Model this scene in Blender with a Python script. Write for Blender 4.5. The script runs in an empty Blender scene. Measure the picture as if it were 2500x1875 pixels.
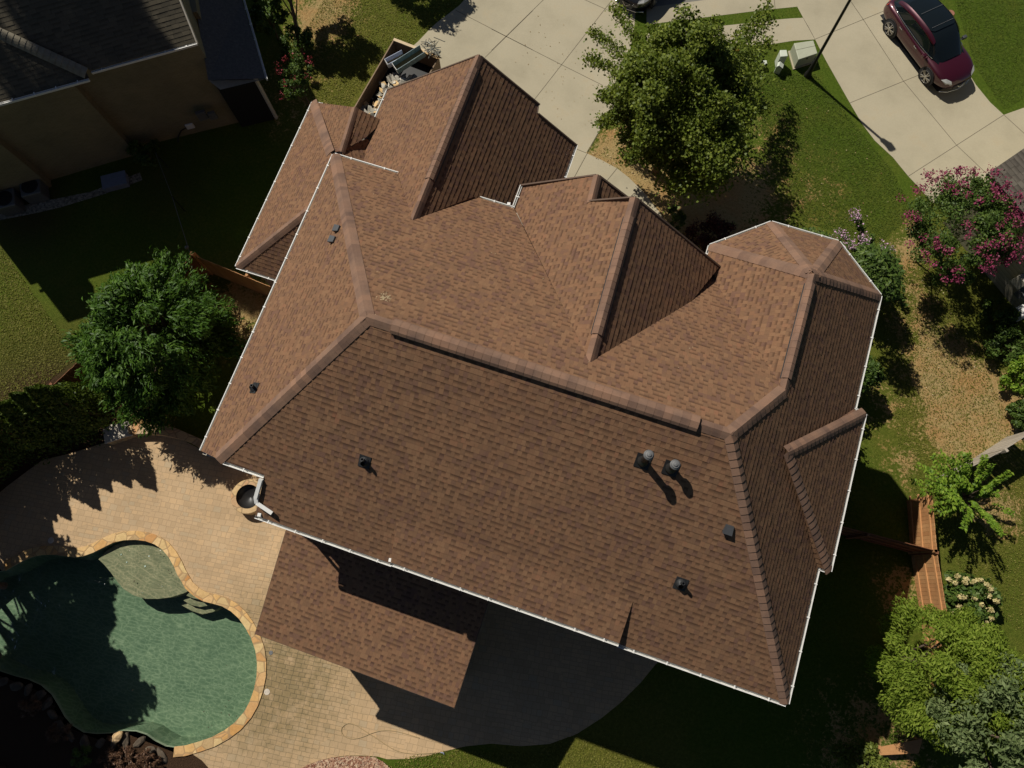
import bpy, bmesh, math, random
import numpy as np
from mathutils import Vector, Matrix
from mathutils.geometry import tessellate_polygon
random.seed(7); rng = np.random.default_rng(7)
SC = bpy.context.scene
COL = SC.collection
# ------------------------------------------------------------------ camera, sky, sun, exposure
def _rot(a, b, c):
    ca, sa, cb, sb, cc, sc = math.cos(a), math.sin(a), math.cos(b), math.sin(b), math.cos(c), math.sin(c)
    return np.array([[1,0,0],[0,ca,-sa],[0,sa,ca]]) @ np.array([[cb,0,sb],[0,1,0],[-sb,0,cb]]) @ np.array([[cc,-sc,0],[sc,cc,0],[0,0,1]])
R = _rot(-0.25750273, 0.01603067, 0.32669846); F = 1800.0; H = 28.7
D = np.diag([1.0, -1.0, -1.0])
cam = bpy.data.cameras.new('camera'); camo = bpy.data.objects.new('camera', cam); COL.objects.link(camo)
cam.sensor_width = 36; cam.lens = F / 2500 * 36; cam.clip_end = 2000; cam.clip_start = 0.1
cx, cy, cz = D @ R.T @ np.array([1,0,0.]), D @ R.T @ np.array([0,-1.,0]), D @ R.T @ np.array([0,0,-1.])
camo.matrix_world = Matrix(((cx[0],cy[0],cz[0],0),(cx[1],cy[1],cz[1],0),(cx[2],cy[2],cz[2],H),(0,0,0,1)))
SC.camera = camo
SUN_EL, SUN_AZ = math.radians(49.8), math.radians(180 - 29.8)       # direction towards the sun
w = bpy.data.worlds.new('World'); SC.world = w; w.use_nodes = True
nt = w.node_tree; bg = nt.nodes['Background']
sky = nt.nodes.new('ShaderNodeTexSky'); sky.sky_type = 'NISHITA'; sky.sun_disc = False
sky.air_density = 0.55; sky.dust_density = 0.3; sky.sun_elevation = SUN_EL; sky.sun_rotation = math.pi/2 - SUN_AZ
nt.links.new(sky.outputs[0], bg.inputs[0]); bg.inputs[1].default_value = 0.05
sl = bpy.data.lights.new('sun', 'SUN'); sl.energy = 5.0; sl.angle = math.radians(0.5); sl.color = (1.0, 0.95, 0.86)
so = bpy.data.objects.new('sun', sl); COL.objects.link(so)
sdir = Vector((math.cos(SUN_EL)*math.cos(SUN_AZ), math.cos(SUN_EL)*math.sin(SUN_AZ), math.sin(SUN_EL)))
so.rotation_euler = sdir.to_track_quat('Z', 'Y').to_euler()
SC.view_settings.view_transform = 'Standard'; SC.view_settings.look = 'None'
SC.view_settings.exposure = -0.03; SC.view_settings.gamma = 1.0
SC.cycles.max_bounces = 6; SC.cycles.transparent_max_bounces = 12
SH = Vector((-sdir.x/sdir.z, -sdir.y/sdir.z))        # shadow offset per metre of height
# ------------------------------------------------------------------ survey helpers (bearing of a point of the plan -> metres)
def ray(x, y): return D @ (R.T @ np.array([x-1250, y-937.5, F]))
def at(x, y, z=0.0):
    d = ray(x, y); t = (z-H)/d[2]; return Vector((d[0]*t, d[1]*t, z))
def onpl(q, a, b, c):
    d = ray(*q); t = (c-H)/(d[2]-a*d[0]-b*d[1]); return Vector((d[0]*t, d[1]*t, H+d[2]*t))
def aty(q, y):
    d = ray(*q); t = y/d[1]; return Vector((d[0]*t, y, H+d[2]*t))
def T(px, py, ox, oy): return (ox+px/3.16, oy+py/3.16)
def TP(ox, oy, pts, z=0.0): return [at(*T(p[0], p[1], ox, oy), p[2] if len(p) > 2 else z) for p in pts]
# ------------------------------------------------------------------ object helpers
def tag(o, label=None, cat=None, group=None, kind=None):
    if label: o['label'] = label
    if cat: o['category'] = cat
    if group: o['group'] = group
    if kind: o['kind'] = kind
    return o
def empty(name, loc=(0,0,0), rz=0, label=None, cat=None, group=None):
    o = bpy.data.objects.new(name, None); COL.objects.link(o); o.location = loc; o.rotation_euler = (0,0,rz)
    o.empty_display_size = 0.3
    return tag(o, label, cat, group)
def link(name, me, mat, parent=None, smooth=False):
    o = bpy.data.objects.new(name, me); COL.objects.link(o)
    if mat is not None:
        for m in (mat if isinstance(mat, (list, tuple)) else [mat]): me.materials.append(m)
    if smooth: me.polygons.foreach_set('use_smooth', [True]*len(me.polygons))
    if parent is not None:
        o.parent = parent; o.matrix_parent_inverse = Matrix()
    return o
def local(parent, P):
    """world point -> coordinates of a parent that stands at location with z rotation"""
    m = Matrix.Translation(parent.location) @ Matrix.Rotation(parent.rotation_euler.z, 4, 'Z')
    return m.inverted() @ Vector(P)
class MB:
    def __init__(s): s.v = []; s.f = []; s.uv = None; s.mi = []
    def quad(s, *p, m=0):
        n = len(s.v); s.v += [tuple(q) for q in p]; s.f.append(tuple(range(n, n+len(p)))); s.mi.append(m)
    def box(s, c, d, rz=0, m=0, M=None):
        x, y, z = d[0]/2, d[1]/2, d[2]/2
        cr = [Vector((a*x, b*y, e*z)) for e in (-1,1) for a, b in ((-1,-1),(1,-1),(1,1),(-1,1))]
        rm = Matrix.Rotation(rz, 3, 'Z') if M is None else M
        cr = [rm @ q + Vector(c) for q in cr]
        n = len(s.v); s.v += [tuple(q) for q in cr]
        for f in ((3,2,1,0),(4,5,6,7),(0,1,5,4),(1,2,6,5),(2,3,7,6),(3,0,4,7)):
            s.f.append(tuple(n+i for i in f)); s.mi.append(m)
    def beam(s, a, b, wd, ht, m=0, up=(0,0,1)):
        a, b = Vector(a), Vector(b); d = (b-a); L = d.length; d.normalize()
        side = d.cross(Vector(up))
        if side.length < 1e-4: side = d.cross(Vector((1,0,0)))
        side.normalize(); u = side.cross(d)
        M = Matrix((d, side, u)).transposed(); s.box((a+b)/2, (L, wd, ht), M=M, m=m)
    def tube(s, pts, r, n=8, m=0, cap=True):
        pts = [Vector(p) for p in pts]; rr = r if isinstance(r, (list, tuple)) else [r]*len(pts)
        base = len(s.v)
        for i, p in enumerate(pts):
            d = (pts[min(i+1, len(pts)-1)] - pts[max(i-1, 0)]).normalized()
            a = d.cross(Vector((0,0,1)));
            if a.length < 1e-3: a = Vector((1,0,0))
            a.normalize(); b = d.cross(a)
            for k in range(n):
                t = 2*math.pi*k/n; s.v.append(tuple(p + (a*math.cos(t)+b*math.sin(t))*rr[i]))
        for i in range(len(pts)-1):
            for k in range(n):
                s.f.append((base+i*n+k, base+i*n+(k+1)%n, base+(i+1)*n+(k+1)%n, base+(i+1)*n+k)); s.mi.append(m)
        if cap:
            s.f.append(tuple(base+k for k in range(n))); s.mi.append(m)
            s.f.append(tuple(base+(len(pts)-1)*n+k for k in reversed(range(n)))); s.mi.append(m)
    def lathe(s, c, prof, n=20, m=0, M=None):
        base = len(s.v); M = M or Matrix.Identity(3)
        for r, z in prof:
            for k in range(n):
                t = 2*math.pi*k/n; s.v.append(tuple(Vector(c) + M @ Vector((r*math.cos(t), r*math.sin(t), z))))
        for i in range(len(prof)-1):
            for k in range(n):
                s.f.append((base+i*n+k, base+i*n+(k+1)%n, base+(i+1)*n+(k+1)%n, base+(i+1)*n+k)); s.mi.append(m)
    def prism(s, poly, z0, z1, m=0):
        n = len(s.v); k = len(poly)
        s.v += [(p[0], p[1], z0) for p in poly] + [(p[0], p[1], z1) for p in poly]
        tri = tessellate_polygon([[Vector((p[0], p[1], 0)) for p in poly]])
        for t in tri:
            s.f.append((n+t[2], n+t[1], n+t[0])); s.mi.append(m); s.f.append((n+k+t[0], n+k+t[1], n+k+t[2])); s.mi.append(m)
        for i in range(k):
            j = (i+1) % k; s.f.append((n+i, n+j, n+k+j, n+k+i)); s.mi.append(m)
    def sheet(s, outer, z, holes=(), m=0):
        loops = [[Vector((p[0], p[1], 0)) for p in outer]] + [[Vector((p[0], p[1], 0)) for p in h] for h in holes]
        allp = [q for l in loops for q in l]; n = len(s.v); s.v += [(q.x, q.y, z) for q in allp]
        for t in tessellate_polygon(loops):
            a, b, c = (allp[i] for i in t)
            if (b-a).cross(c-a).z < 0: t = (t[2], t[1], t[0])
            s.f.append((n+t[0], n+t[1], n+t[2])); s.mi.append(m)
    def build(s, name, mat, parent=None, smooth=False, bevel=0, fix=True):
        me = bpy.data.meshes.new(name)
        vv = s.v
        if parent is not None and (parent.location.length > 0 or parent.rotation_euler.z):
            m = (Matrix.Translation(parent.location) @ Matrix.Rotation(parent.rotation_euler.z, 4, 'Z')).inverted()
            if not getattr(s, 'islocal', False): vv = [tuple(m @ Vector(q)) for q in vv]
        me.from_pydata(vv, [], s.f); me.update()
        me.polygons.foreach_set('material_index', s.mi)
        if fix:
            bm = bmesh.new(); bm.from_mesh(me); bmesh.ops.recalc_face_normals(bm, faces=bm.faces); bm.to_mesh(me); bm.free()
        o = link(name, me, mat, parent, smooth)
        if bevel:
            b = o.modifiers.new('bevel', 'BEVEL'); b.width = bevel; b.segments = 2; b.limit_method = 'ANGLE'
        return o
def smooth_path(pts, n=6, closed=False):
    out = []; N = len(pts)
    for i in range(N if closed else N-1):
        g = lambda k: Vector(pts[k % N]) if closed else Vector(pts[max(0, min(N-1, k))])
        p0, p1, p2, p3 = g(i-1), g(i), g(i+1), g(i+2)
        for j in range(n):
            t = j/n; out.append(0.5*((2*p1)+(p2-p0)*t+(2*p0-5*p1+4*p2-p3)*t*t+(3*p1-p0-3*p2+p3)*t**3))
    if not closed: out.append(Vector(pts[-1]))
    return out
# ------------------------------------------------------------------ materials
class NT:
    def __init__(s, name, rough=0.8):
        s.m = bpy.data.materials.new(name); s.m.use_nodes = True; s.t = s.m.node_tree; s.b = s.t.nodes['Principled BSDF']
        s.b.inputs['Roughness'].default_value = rough; s.b.inputs['Specular IOR Level'].default_value = 0.3
    def n(s, typ, **k):
        nd = s.t.nodes.new('ShaderNode'+typ)
        for a, v in k.items(): setattr(nd, a, v)
        return nd
    def setin(s, nd, i, v):
        if hasattr(v, 'links') or isinstance(v, bpy.types.NodeSocket): s.t.links.new(v, nd.inputs[i])
        else: nd.inputs[i].default_value = v
    def math(s, op, a, b=0.0, c=0.0):
        nd = s.n('Math', operation=op); s.setin(nd, 0, a); s.setin(nd, 1, b); s.setin(nd, 2, c); return nd.outputs[0]
    def noise(s, vec, scale, detail=3, rough=0.55, dims='3D'):
        nd = s.n('TexNoise', noise_dimensions=dims)
        if vec is not None: s.t.links.new(vec, nd.inputs['Vector'])
        nd.inputs['Scale'].default_value = scale; nd.inputs['Detail'].default_value = detail; nd.inputs['Roughness'].default_value = rough
        return nd.outputs[0]
    def ramp(s, fac, stops, interp='LINEAR'):
        nd = s.n('ValToRGB'); nd.color_ramp.interpolation = interp; e = nd.color_ramp.elements
        while len(e) > 1: e.remove(e[-1])
        e[0].position = stops[0][0]; e[0].color = (*stops[0][1], 1)
        for p, c in stops[1:]:
            x = e.new(p); x.color = (*c, 1)
        s.t.links.new(fac, nd.inputs[0]); return nd.outputs[0]
    def mix(s, fac, a, b, mode='MIX'):
        nd = s.n('Mix', data_type='RGBA', blend_type=mode); s.setin(nd, 0, fac)
        for i, v in ((6, a), (7, b)):
            if isinstance(v, tuple): nd.inputs[i].default_value = (*v[:3], 1)
            else: s.t.links.new(v, nd.inputs[i])
        return nd.outputs[2]
    def pos(s): return s.n('NewGeometry').outputs['Position']
    def obj(s): return s.n('TexCoord').outputs['Object']
    def uv(s): return s.n('TexCoord').outputs['UV']
    def col(s, c):
        if isinstance(c, tuple): s.b.inputs['Base Color'].default_value = (*c, 1)
        else: s.t.links.new(c, s.b.inputs['Base Color'])
    def bump(s, h, strength=0.5, dist=0.02):
        nd = s.n('Bump'); nd.inputs['Strength'].default_value = strength; nd.inputs['Distance'].default_value = dist
        s.t.links.new(h, nd.inputs['Height']); s.t.links.new(nd.outputs[0], s.b.inputs['Normal'])
def plain(name, c, rough=0.6, metal=0.0, var=0.12, scale=6.0, spec=0.3):
    n = NT(name, rough); n.b.inputs['Metallic'].default_value = metal; n.b.inputs['Specular IOR Level'].default_value = spec
    f = n.noise(n.pos(), scale, 4)
    n.col(n.ramp(f, [(0.25, tuple(x*(1-var) for x in c)), (0.75, tuple(min(1, x*(1+var)) for x in c))])); return n.m
def shingle(name, cols, course=0.15, tab=0.11, dark=0.58, weather=0.22):
    n = NT(name, 0.92); n.b.inputs['Specular IOR Level'].default_value = 0.12
    sep = n.n('SeparateXYZ'); n.t.links.new(n.uv(), sep.inputs[0]); u, v = sep.outputs[0], sep.outputs[1]
    vr = n.math('DIVIDE', v, course); row = n.math('FLOOR', n.math('ADD', vr, 0.001)); fv = n.math('FRACT', n.math('ADD', vr, 0.001))
    wn = n.n('TexWhiteNoise', noise_dimensions='1D'); n.t.links.new(row, wn.inputs['W'])
    cmb = n.n('CombineXYZ'); n.t.links.new(n.math('MULTIPLY', u, 4.3), cmb.inputs[0]); n.t.links.new(n.math('MULTIPLY', row, 7.7), cmb.inputs[1])
    wob = n.noise(cmb.outputs[0], 1.0, 1)
    uc = n.math('ADD', n.math('ADD', n.math('DIVIDE', u, tab), n.math('MULTIPLY', wn.outputs[0], 9.0)), n.math('MULTIPLY', wob, 0.9))
    cell = n.math('FLOOR', uc); fu = n.math('FRACT', uc)
    c2 = n.n('CombineXYZ'); n.t.links.new(cell, c2.inputs[0]); n.t.links.new(row, c2.inputs[1])
    w2 = n.n('TexWhiteNoise', noise_dimensions='2D'); n.t.links.new(c2.outputs[0], w2.inputs['Vector'])
    sc = n.n('SeparateXYZ'); n.t.links.new(w2.outputs['Color'], sc.inputs[0]); r1, r2 = sc.outputs[0], sc.outputs[1]
    blend = n.noise(n.pos(), 1.1, 4, 0.6)
    k = n.math('ADD', n.math('MULTIPLY', r1, 0.62), n.math('MULTIPLY', n.math('SUBTRACT', blend, 0.5), 1.0)); k = n.math('ADD', k, 0.2)
    base = n.ramp(k, [(i/(len(cols)-1), c) for i, c in enumerate(cols)])
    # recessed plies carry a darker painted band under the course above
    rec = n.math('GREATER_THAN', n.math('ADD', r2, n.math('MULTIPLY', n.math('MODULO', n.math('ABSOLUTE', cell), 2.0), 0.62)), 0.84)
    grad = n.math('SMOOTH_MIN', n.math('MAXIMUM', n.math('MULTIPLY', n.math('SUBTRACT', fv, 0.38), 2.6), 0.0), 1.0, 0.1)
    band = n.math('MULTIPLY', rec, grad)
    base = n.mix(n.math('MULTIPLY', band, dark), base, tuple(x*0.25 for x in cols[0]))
    base = n.mix(n.math('MULTIPLY', n.math('LESS_THAN', fu, 0.05), 0.35), base, tuple(x*0.3 for x in cols[0]))
    grain = n.noise(n.pos(), 90, 2, 0.7)
    base = n.mix(0.5, base, n.ramp(grain, [(0.3, (0.55, 0.55, 0.55)), (0.7, (1.25, 1.25, 1.25))]), 'MULTIPLY')
    st = n.noise(n.pos(), 0.35, 5, 0.6)
    base = n.mix(n.math('MULTIPLY', st, weather), base, tuple(x*0.9 for x in cols[-1]))
    n.col(base)
    hgt = n.math('ADD', n.math('MULTIPLY', n.math('SUBTRACT', 1.0, rec), 1.0), n.math('MULTIPLY', grain, 0.5))
    n.bump(hgt, 0.5, 0.012); return n.m
SHB = [(0.122,0.068,0.046), (0.148,0.082,0.056), (0.167,0.097,0.055), (0.192,0.104,0.058), (0.212,0.122,0.067), (0.222,0.106,0.060)]
M = {}
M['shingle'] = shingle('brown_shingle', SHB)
n = NT('brown_cap_shingle', 0.92); f = n.noise(n.pos(), 1.8, 3); g = n.noise(n.pos(), 80, 2)
c = n.ramp(f, [(0.3, (0.14,0.086,0.062)), (0.5, (0.195,0.117,0.078)), (0.7, (0.225,0.13,0.083))])
isl = n.n('NewGeometry').outputs['Random Per Island']
c = n.mix(0.85, c, n.ramp(isl, [(0, (0.74,0.72,0.74)), (0.5, (1,1,1)), (1, (1.12,1.06,1.02))]), 'MULTIPLY')
c = n.mix(0.4, c, n.ramp(g, [(0.3, (0.6,0.6,0.6)), (0.7, (1.25,1.25,1.25))]), 'MULTIPLY'); n.col(c); n.bump(g, 0.3, 0.01); M['cap'] = n.m
M['grey_shingle'] = shingle('weathered_grey_shingle', [(0.068,0.06,0.043),(0.085,0.074,0.052),(0.1,0.085,0.058),(0.118,0.102,0.07)], 0.15, 0.32, 0.4, 0.3)
M['slate_shingle'] = shingle('slate_grey_shingle', [(0.075,0.066,0.054),(0.095,0.083,0.067),(0.115,0.1,0.08),(0.135,0.12,0.095)], 0.15, 0.3, 0.4, 0.2)
M['grey_cap'] = plain('grey_cap_shingle', (0.2,0.175,0.125), 0.9, var=0.25, scale=3)
M['white'] = plain('white_aluminium', (0.66,0.65,0.61), 0.45, var=0.06)
M['fascia'] = plain('cream_fascia', (0.5,0.45,0.36), 0.6)
M['galv'] = plain('galvanised_grey', (0.15,0.15,0.148), 0.5, metal=0.4)
M['black_rubber'] = plain('black_rubber', (0.022,0.023,0.024), 0.55, var=0.3)
M['black_metal'] = plain('black_metal', (0.018,0.017,0.016), 0.4)
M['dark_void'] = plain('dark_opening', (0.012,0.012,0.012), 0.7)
def brick(name, a, b, mortar, rough=0.85):
    n = NT(name, rough)
    # tangent mapping: along the wall / height
    g = n.n('NewGeometry'); sp = n.n('SeparateXYZ'); n.t.links.new(g.outputs['Position'], sp.inputs[0]); sn = n.n('SeparateXYZ'); n.t.links.new(g.outputs['True Normal'], sn.inputs[0])
    al = n.math('SUBTRACT', n.math('MULTIPLY', sp.outputs[1], sn.outputs[0]), n.math('MULTIPLY', sp.outputs[0], sn.outputs[1]))
    cb = n.n('CombineXYZ'); n.t.links.new(al, cb.inputs[0]); n.t.links.new(sp.outputs[2], cb.inputs[1])
    bt = n.n('TexBrick'); n.t.links.new(cb.outputs[0], bt.inputs['Vector']); bt.inputs['Color1'].default_value = (*a,1); bt.inputs['Color2'].default_value = (*b,1); bt.inputs['Mortar'].default_value = (*mortar,1)
    bt.inputs['Scale'].default_value = 1; bt.inputs['Brick Width'].default_value = 0.21; bt.inputs['Row Height'].default_value = 0.075; bt.inputs['Mortar Size'].default_value = 0.008
    f = n.noise(g.outputs['Position'], 0.7, 4); c = n.mix(0.6, bt.outputs[0], n.ramp(f, [(0.3, (0.7,0.7,0.7)), (0.7, (1.15,1.1,1.05))]), 'MULTIPLY')
    n.col(c); n.bump(bt.outputs['Fac'], -0.4, 0.01); return n.m
M['brick'] = brick('tan_brick', (0.215,0.178,0.098), (0.18,0.15,0.08), (0.22,0.19,0.12))
M['house_brick'] = brick('brown_brick', (0.25,0.14,0.09), (0.19,0.1,0.07), (0.3,0.26,0.2))
def siding(name, c):
    n = NT(name, 0.6); sp = n.n('SeparateXYZ'); n.t.links.new(n.pos(), sp.inputs[0])
    fr = n.math('FRACT', n.math('DIVIDE', sp.outputs[2], 0.2)); d = n.ramp(fr, [(0.0, (0.25,0.25,0.25)), (0.08, (0.8,0.8,0.8)), (0.9, (1,1,1))])
    n.col(n.mix(1.0, d, c, 'MULTIPLY')); n.bump(fr, 0.6, 0.02); return n.m
M['siding'] = siding('beige_siding', (0.42,0.38,0.28))
# concrete
n = NT('pale_concrete', 0.85); a = n.noise(n.pos(), 0.45, 6, 0.62); b = n.noise(n.pos(), 14, 4, 0.7); e = n.noise(n.pos(), 120, 2)
c = n.ramp(a, [(0.28, (0.305,0.268,0.185)), (0.5, (0.36,0.317,0.222)), (0.75, (0.405,0.356,0.253))])
c = n.mix(0.35, c, n.ramp(b, [(0.3, (0.85,0.84,0.8)), (0.7, (1.08,1.08,1.06))]), 'MULTIPLY'); c = n.mix(0.25, c, n.ramp(e, [(0.3, (0.8,0.8,0.8)), (0.7, (1.1,1.1,1.1))]), 'MULTIPLY')
st = n.noise(n.pos(), 0.9, 6, 0.75); c = n.mix(n.math('MINIMUM', n.math('MULTIPLY', n.math('MAXIMUM', n.math('SUBTRACT', st, 0.55), 0.0), 2.2), 0.35), c, (0.33,0.25,0.14)); n.col(c); n.bump(e, 0.15, 0.004); M['concrete'] = n.m
M['joint'] = plain('joint_gap', (0.09,0.075,0.05), 0.9)
# pavers (ashlar of two sizes) with stains
def pavers(name, warm):
    n = NT(name, 0.8); vec = n.pos()
    mp = n.n('Mapping'); n.t.links.new(vec, mp.inputs[0]); mp.inputs['Rotation'].default_value = (0,0,math.radians(-8))
    wv = n.noise(mp.outputs[0], 1.1, 1); cb = n.n('VectorMath', operation='ADD'); n.t.links.new(mp.outputs[0], cb.inputs[0])
    wc = n.n('CombineXYZ'); n.t.links.new(n.math('MULTIPLY', n.math('SUBTRACT', wv, 0.5), 0.1), wc.inputs[0]); n.t.links.new(n.math('MULTIPLY', n.math('SUBTRACT', wv, 0.5), 0.1), wc.inputs[1]); n.t.links.new(wc.outputs[0], cb.inputs[1])
    outs = []
    for (bw, rh, sq, sf) in ((0.30, 0.22, 0.62, 3), (0.22, 0.15, 1.5, 2)):
        bt = n.n('TexBrick'); bt.squash = sq; bt.squash_frequency = sf; bt.offset = 0.37; bt.offset_frequency = 2
        n.t.links.new(cb.outputs[0], bt.inputs['Vector']); bt.inputs['Scale'].default_value = 1; bt.inputs['Brick Width'].default_value = bw; bt.inputs['Row Height'].default_value = rh
        bt.inputs['Mortar Size'].default_value = 0.011; bt.inputs['Mortar Smooth'].default_value = 0.4
        bt.inputs['Color1'].default_value = (0.0,0.0,0.0,1); bt.inputs['Color2'].default_value = (1,1,1,1); bt.inputs['Mortar'].default_value = (0.5,0.5,0.5,1); outs.append(bt)
    pick = n.math('GREATER_THAN', n.noise(vec, 0.45, 0), 0.5)
    fac = n.n('Mix', data_type='FLOAT'); n.t.links.new(pick, fac.inputs[0]); n.t.links.new(outs[0].outputs['Fac'], fac.inputs[2]); n.t.links.new(outs[1].outputs['Fac'], fac.inputs[3])
    tone = n.mix(pick, outs[0].outputs[0], outs[1].outputs[0])
    c = n.ramp(tone, [(0.0, warm[0]), (0.35, warm[1]), (0.6, warm[2]), (0.85, warm[1]), (1.0, warm[3])])
    big = n.noise(vec, 0.5, 5, 0.6); c = n.mix(0.7, c, n.ramp(big, [(0.3, (0.78,0.76,0.7)), (0.7, (1.12,1.1,1.05))]), 'MULTIPLY')
    sp = n.n('SeparateXYZ'); n.t.links.new(vec, sp.inputs[0])
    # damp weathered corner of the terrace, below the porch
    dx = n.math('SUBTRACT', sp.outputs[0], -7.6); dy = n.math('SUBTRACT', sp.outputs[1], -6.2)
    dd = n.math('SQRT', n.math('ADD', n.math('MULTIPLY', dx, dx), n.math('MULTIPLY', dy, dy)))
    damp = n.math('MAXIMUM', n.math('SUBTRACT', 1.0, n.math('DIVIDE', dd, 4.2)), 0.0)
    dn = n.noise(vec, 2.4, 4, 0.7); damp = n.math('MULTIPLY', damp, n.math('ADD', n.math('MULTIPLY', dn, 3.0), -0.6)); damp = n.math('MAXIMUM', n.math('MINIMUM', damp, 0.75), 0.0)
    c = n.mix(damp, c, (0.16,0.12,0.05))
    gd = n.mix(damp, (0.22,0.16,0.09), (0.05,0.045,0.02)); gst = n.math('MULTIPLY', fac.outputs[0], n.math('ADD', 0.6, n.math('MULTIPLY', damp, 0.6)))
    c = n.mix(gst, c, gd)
    fine = n.noise(vec, 30, 4, 0.7); c = n.mix(0.35, c, n.ramp(fine, [(0.3, (0.75,0.74,0.72)), (0.7, (1.15,1.15,1.15))]), 'MULTIPLY')
    n.col(c); n.bump(fac.outputs[0], -0.5, 0.01); return n.m
M['pavers'] = pavers('tan_pavers', [(0.40,0.282,0.165), (0.445,0.315,0.188), (0.48,0.33,0.188), (0.4,0.305,0.195)])
def flagstone(name, cols, scale, mortar=(0.3,0.19,0.09)):
    n = NT(name, 0.75); wv = n.noise(n.pos(), 2.2, 2)
    v1 = n.n('TexVoronoi'); n.t.links.new(n.pos(), v1.inputs['Vector']); v1.inputs['Scale'].default_value = scale
    v2 = n.n('TexVoronoi', feature='DISTANCE_TO_EDGE'); n.t.links.new(n.pos(), v2.inputs['Vector']); v2.inputs['Scale'].default_value = scale
    s = n.n('SeparateXYZ'); n.t.links.new(v1.outputs['Color'], s.inputs[0])
    c = n.ramp(s.outputs[0], [(i/(len(cols)-1), q) for i, q in enumerate(cols)])
    f = n.noise(n.pos(), 9, 4, 0.65); c = n.mix(0.6, c, n.ramp(f, [(0.3, (0.72,0.68,0.6)), (0.7, (1.15,1.15,1.12))]), 'MULTIPLY')
    e = n.math('LESS_THAN', v2.outputs['Distance'], 0.045); c = n.mix(n.math('MULTIPLY', e, 0.8), c, mortar); n.col(c); n.bump(n.math('MINIMUM', v2.outputs['Distance'], 0.1), 0.5, 0.1); return n.m
M['flag'] = flagstone('golden_flagstone', [(0.46,0.24,0.075),(0.56,0.35,0.14),(0.6,0.42,0.21),(0.44,0.21,0.065),(0.55,0.4,0.19),(0.28,0.17,0.09)], 2.6)
M['palestone'] = flagstone('pale_flagstone', [(0.46,0.32,0.17),(0.52,0.36,0.18),(0.42,0.3,0.18),(0.5,0.27,0.12)], 2.4, (0.25,0.17,0.09))
M['slab'] = plain('grey_stone_slab', (0.5,0.44,0.36), 0.8, var=0.15, scale=4)
# ground: mixes by a painted-in survey attribute (dry / bare / mulch)
n = NT('lawn', 0.95); n.b.inputs['Specular IOR Level'].default_value = 0.1
at_ = n.n('Attribute'); at_.attribute_name = 'cover'; s = n.n('SeparateColor'); n.t.links.new(at_.outputs['Color'], s.inputs[0]); bare, dry, mul = s.outputs[0], s.outputs[1], s.outputs[2]
p = n.pos(); f1 = n.noise(p, 0.8, 5, 0.65); f2 = n.noise(p, 9, 5, 0.75); f3 = n.noise(p, 45, 3, 0.8)
lush = n.ramp(f2, [(0.25, (0.042,0.074,0.006)), (0.5, (0.074,0.118,0.011)), (0.75, (0.12,0.158,0.022))])
dryc = n.ramp(f2, [(0.25, (0.07,0.082,0.011)), (0.5, (0.128,0.132,0.021)), (0.75, (0.22,0.2,0.045))])
bar = n.mix(n.math('MULTIPLY', n.math('MAXIMUM', n.math('SUBTRACT', f1, 0.42), 0.0), 4.5), n.ramp(f2, [(0.25, (0.28,0.2,0.08)), (0.55, (0.42,0.31,0.14)), (0.8, (0.55,0.43,0.22))]), n.ramp(f2, [(0.25, (0.26,0.15,0.06)), (0.55, (0.45,0.27,0.11)), (0.8, (0.56,0.38,0.17))]))
f0_ = n.noise(p, 0.22, 5, 0.7); dk = n.math('ADD', n.math('ADD', dry, n.math('MULTIPLY', n.math('SUBTRACT', f0_, 0.5), 1.0)), n.math('MULTIPLY', n.math('SUBTRACT', f1, 0.5), 1.5)); dk = n.math('MAXIMUM', n.math('MINIMUM', dk, 1.0), 0.0)
c = n.mix(dk, lush, dryc)
bk = n.math('MULTIPLY', n.math('SUBTRACT', n.math('ADD', bare, n.math('MULTIPLY', n.math('SUBTRACT', n.math('ADD', n.math('MULTIPLY', f2, 0.7), n.math('MULTIPLY', n.noise(p, 1.6, 6, 0.85), 1.0)), 0.85), 3.4)), 0.36), 3.5); bk = n.math('MAXIMUM', n.math('MINIMUM', bk, 1.0), 0.0)
c = n.mix(n.math('MULTIPLY', bk, n.math('MINIMUM', n.math('MULTIPLY', bare, 5.0), 1.0)), c, bar)
c = n.mix(mul, c, n.ramp(f3, [(0.3, (0.03,0.017,0.01)), (0.6, (0.075,0.042,0.024)), (0.8, (0.17,0.1,0.055))]))
c = n.mix(0.75, c, n.ramp(f3, [(0.28, (0.45,0.45,0.42)), (0.72, (1.45,1.42,1.35))]), 'MULTIPLY')
n.col(c); hh = n.math('ADD', n.math('MULTIPLY', f3, 1.0), n.math('MULTIPLY', f2, 0.8)); n.bump(hh, 0.9, 0.06); M['lawn'] = n.m
# gravel
n = NT('river_gravel', 0.8); v = n.n('TexVoronoi'); n.t.links.new(n.pos(), v.inputs['Vector']); v.inputs['Scale'].default_value = 16
s = n.n('SeparateXYZ'); n.t.links.new(v.outputs['Color'], s.inputs[0]); n.col(n.ramp(s.outputs[0], [(0, (0.16,0.06,0.035)), (0.4, (0.33,0.18,0.11)), (0.7, (0.5,0.36,0.24)), (1, (0.22,0.13,0.09))])); n.bump(v.outputs['Distance'], -1.0, 0.06); M['gravel'] = n.m
n = NT('grey_gravel', 0.8); v = n.n('TexVoronoi'); n.t.links.new(n.pos(), v.inputs['Vector']); v.inputs['Scale'].default_value = 14
s = n.n('SeparateXYZ'); n.t.links.new(v.outputs['Color'], s.inputs[0]); n.col(n.ramp(s.outputs[0], [(0, (0.1,0.085,0.06)), (0.5, (0.22,0.19,0.14)), (1, (0.34,0.3,0.23))])); M['grey_gravel'] = n.m
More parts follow.
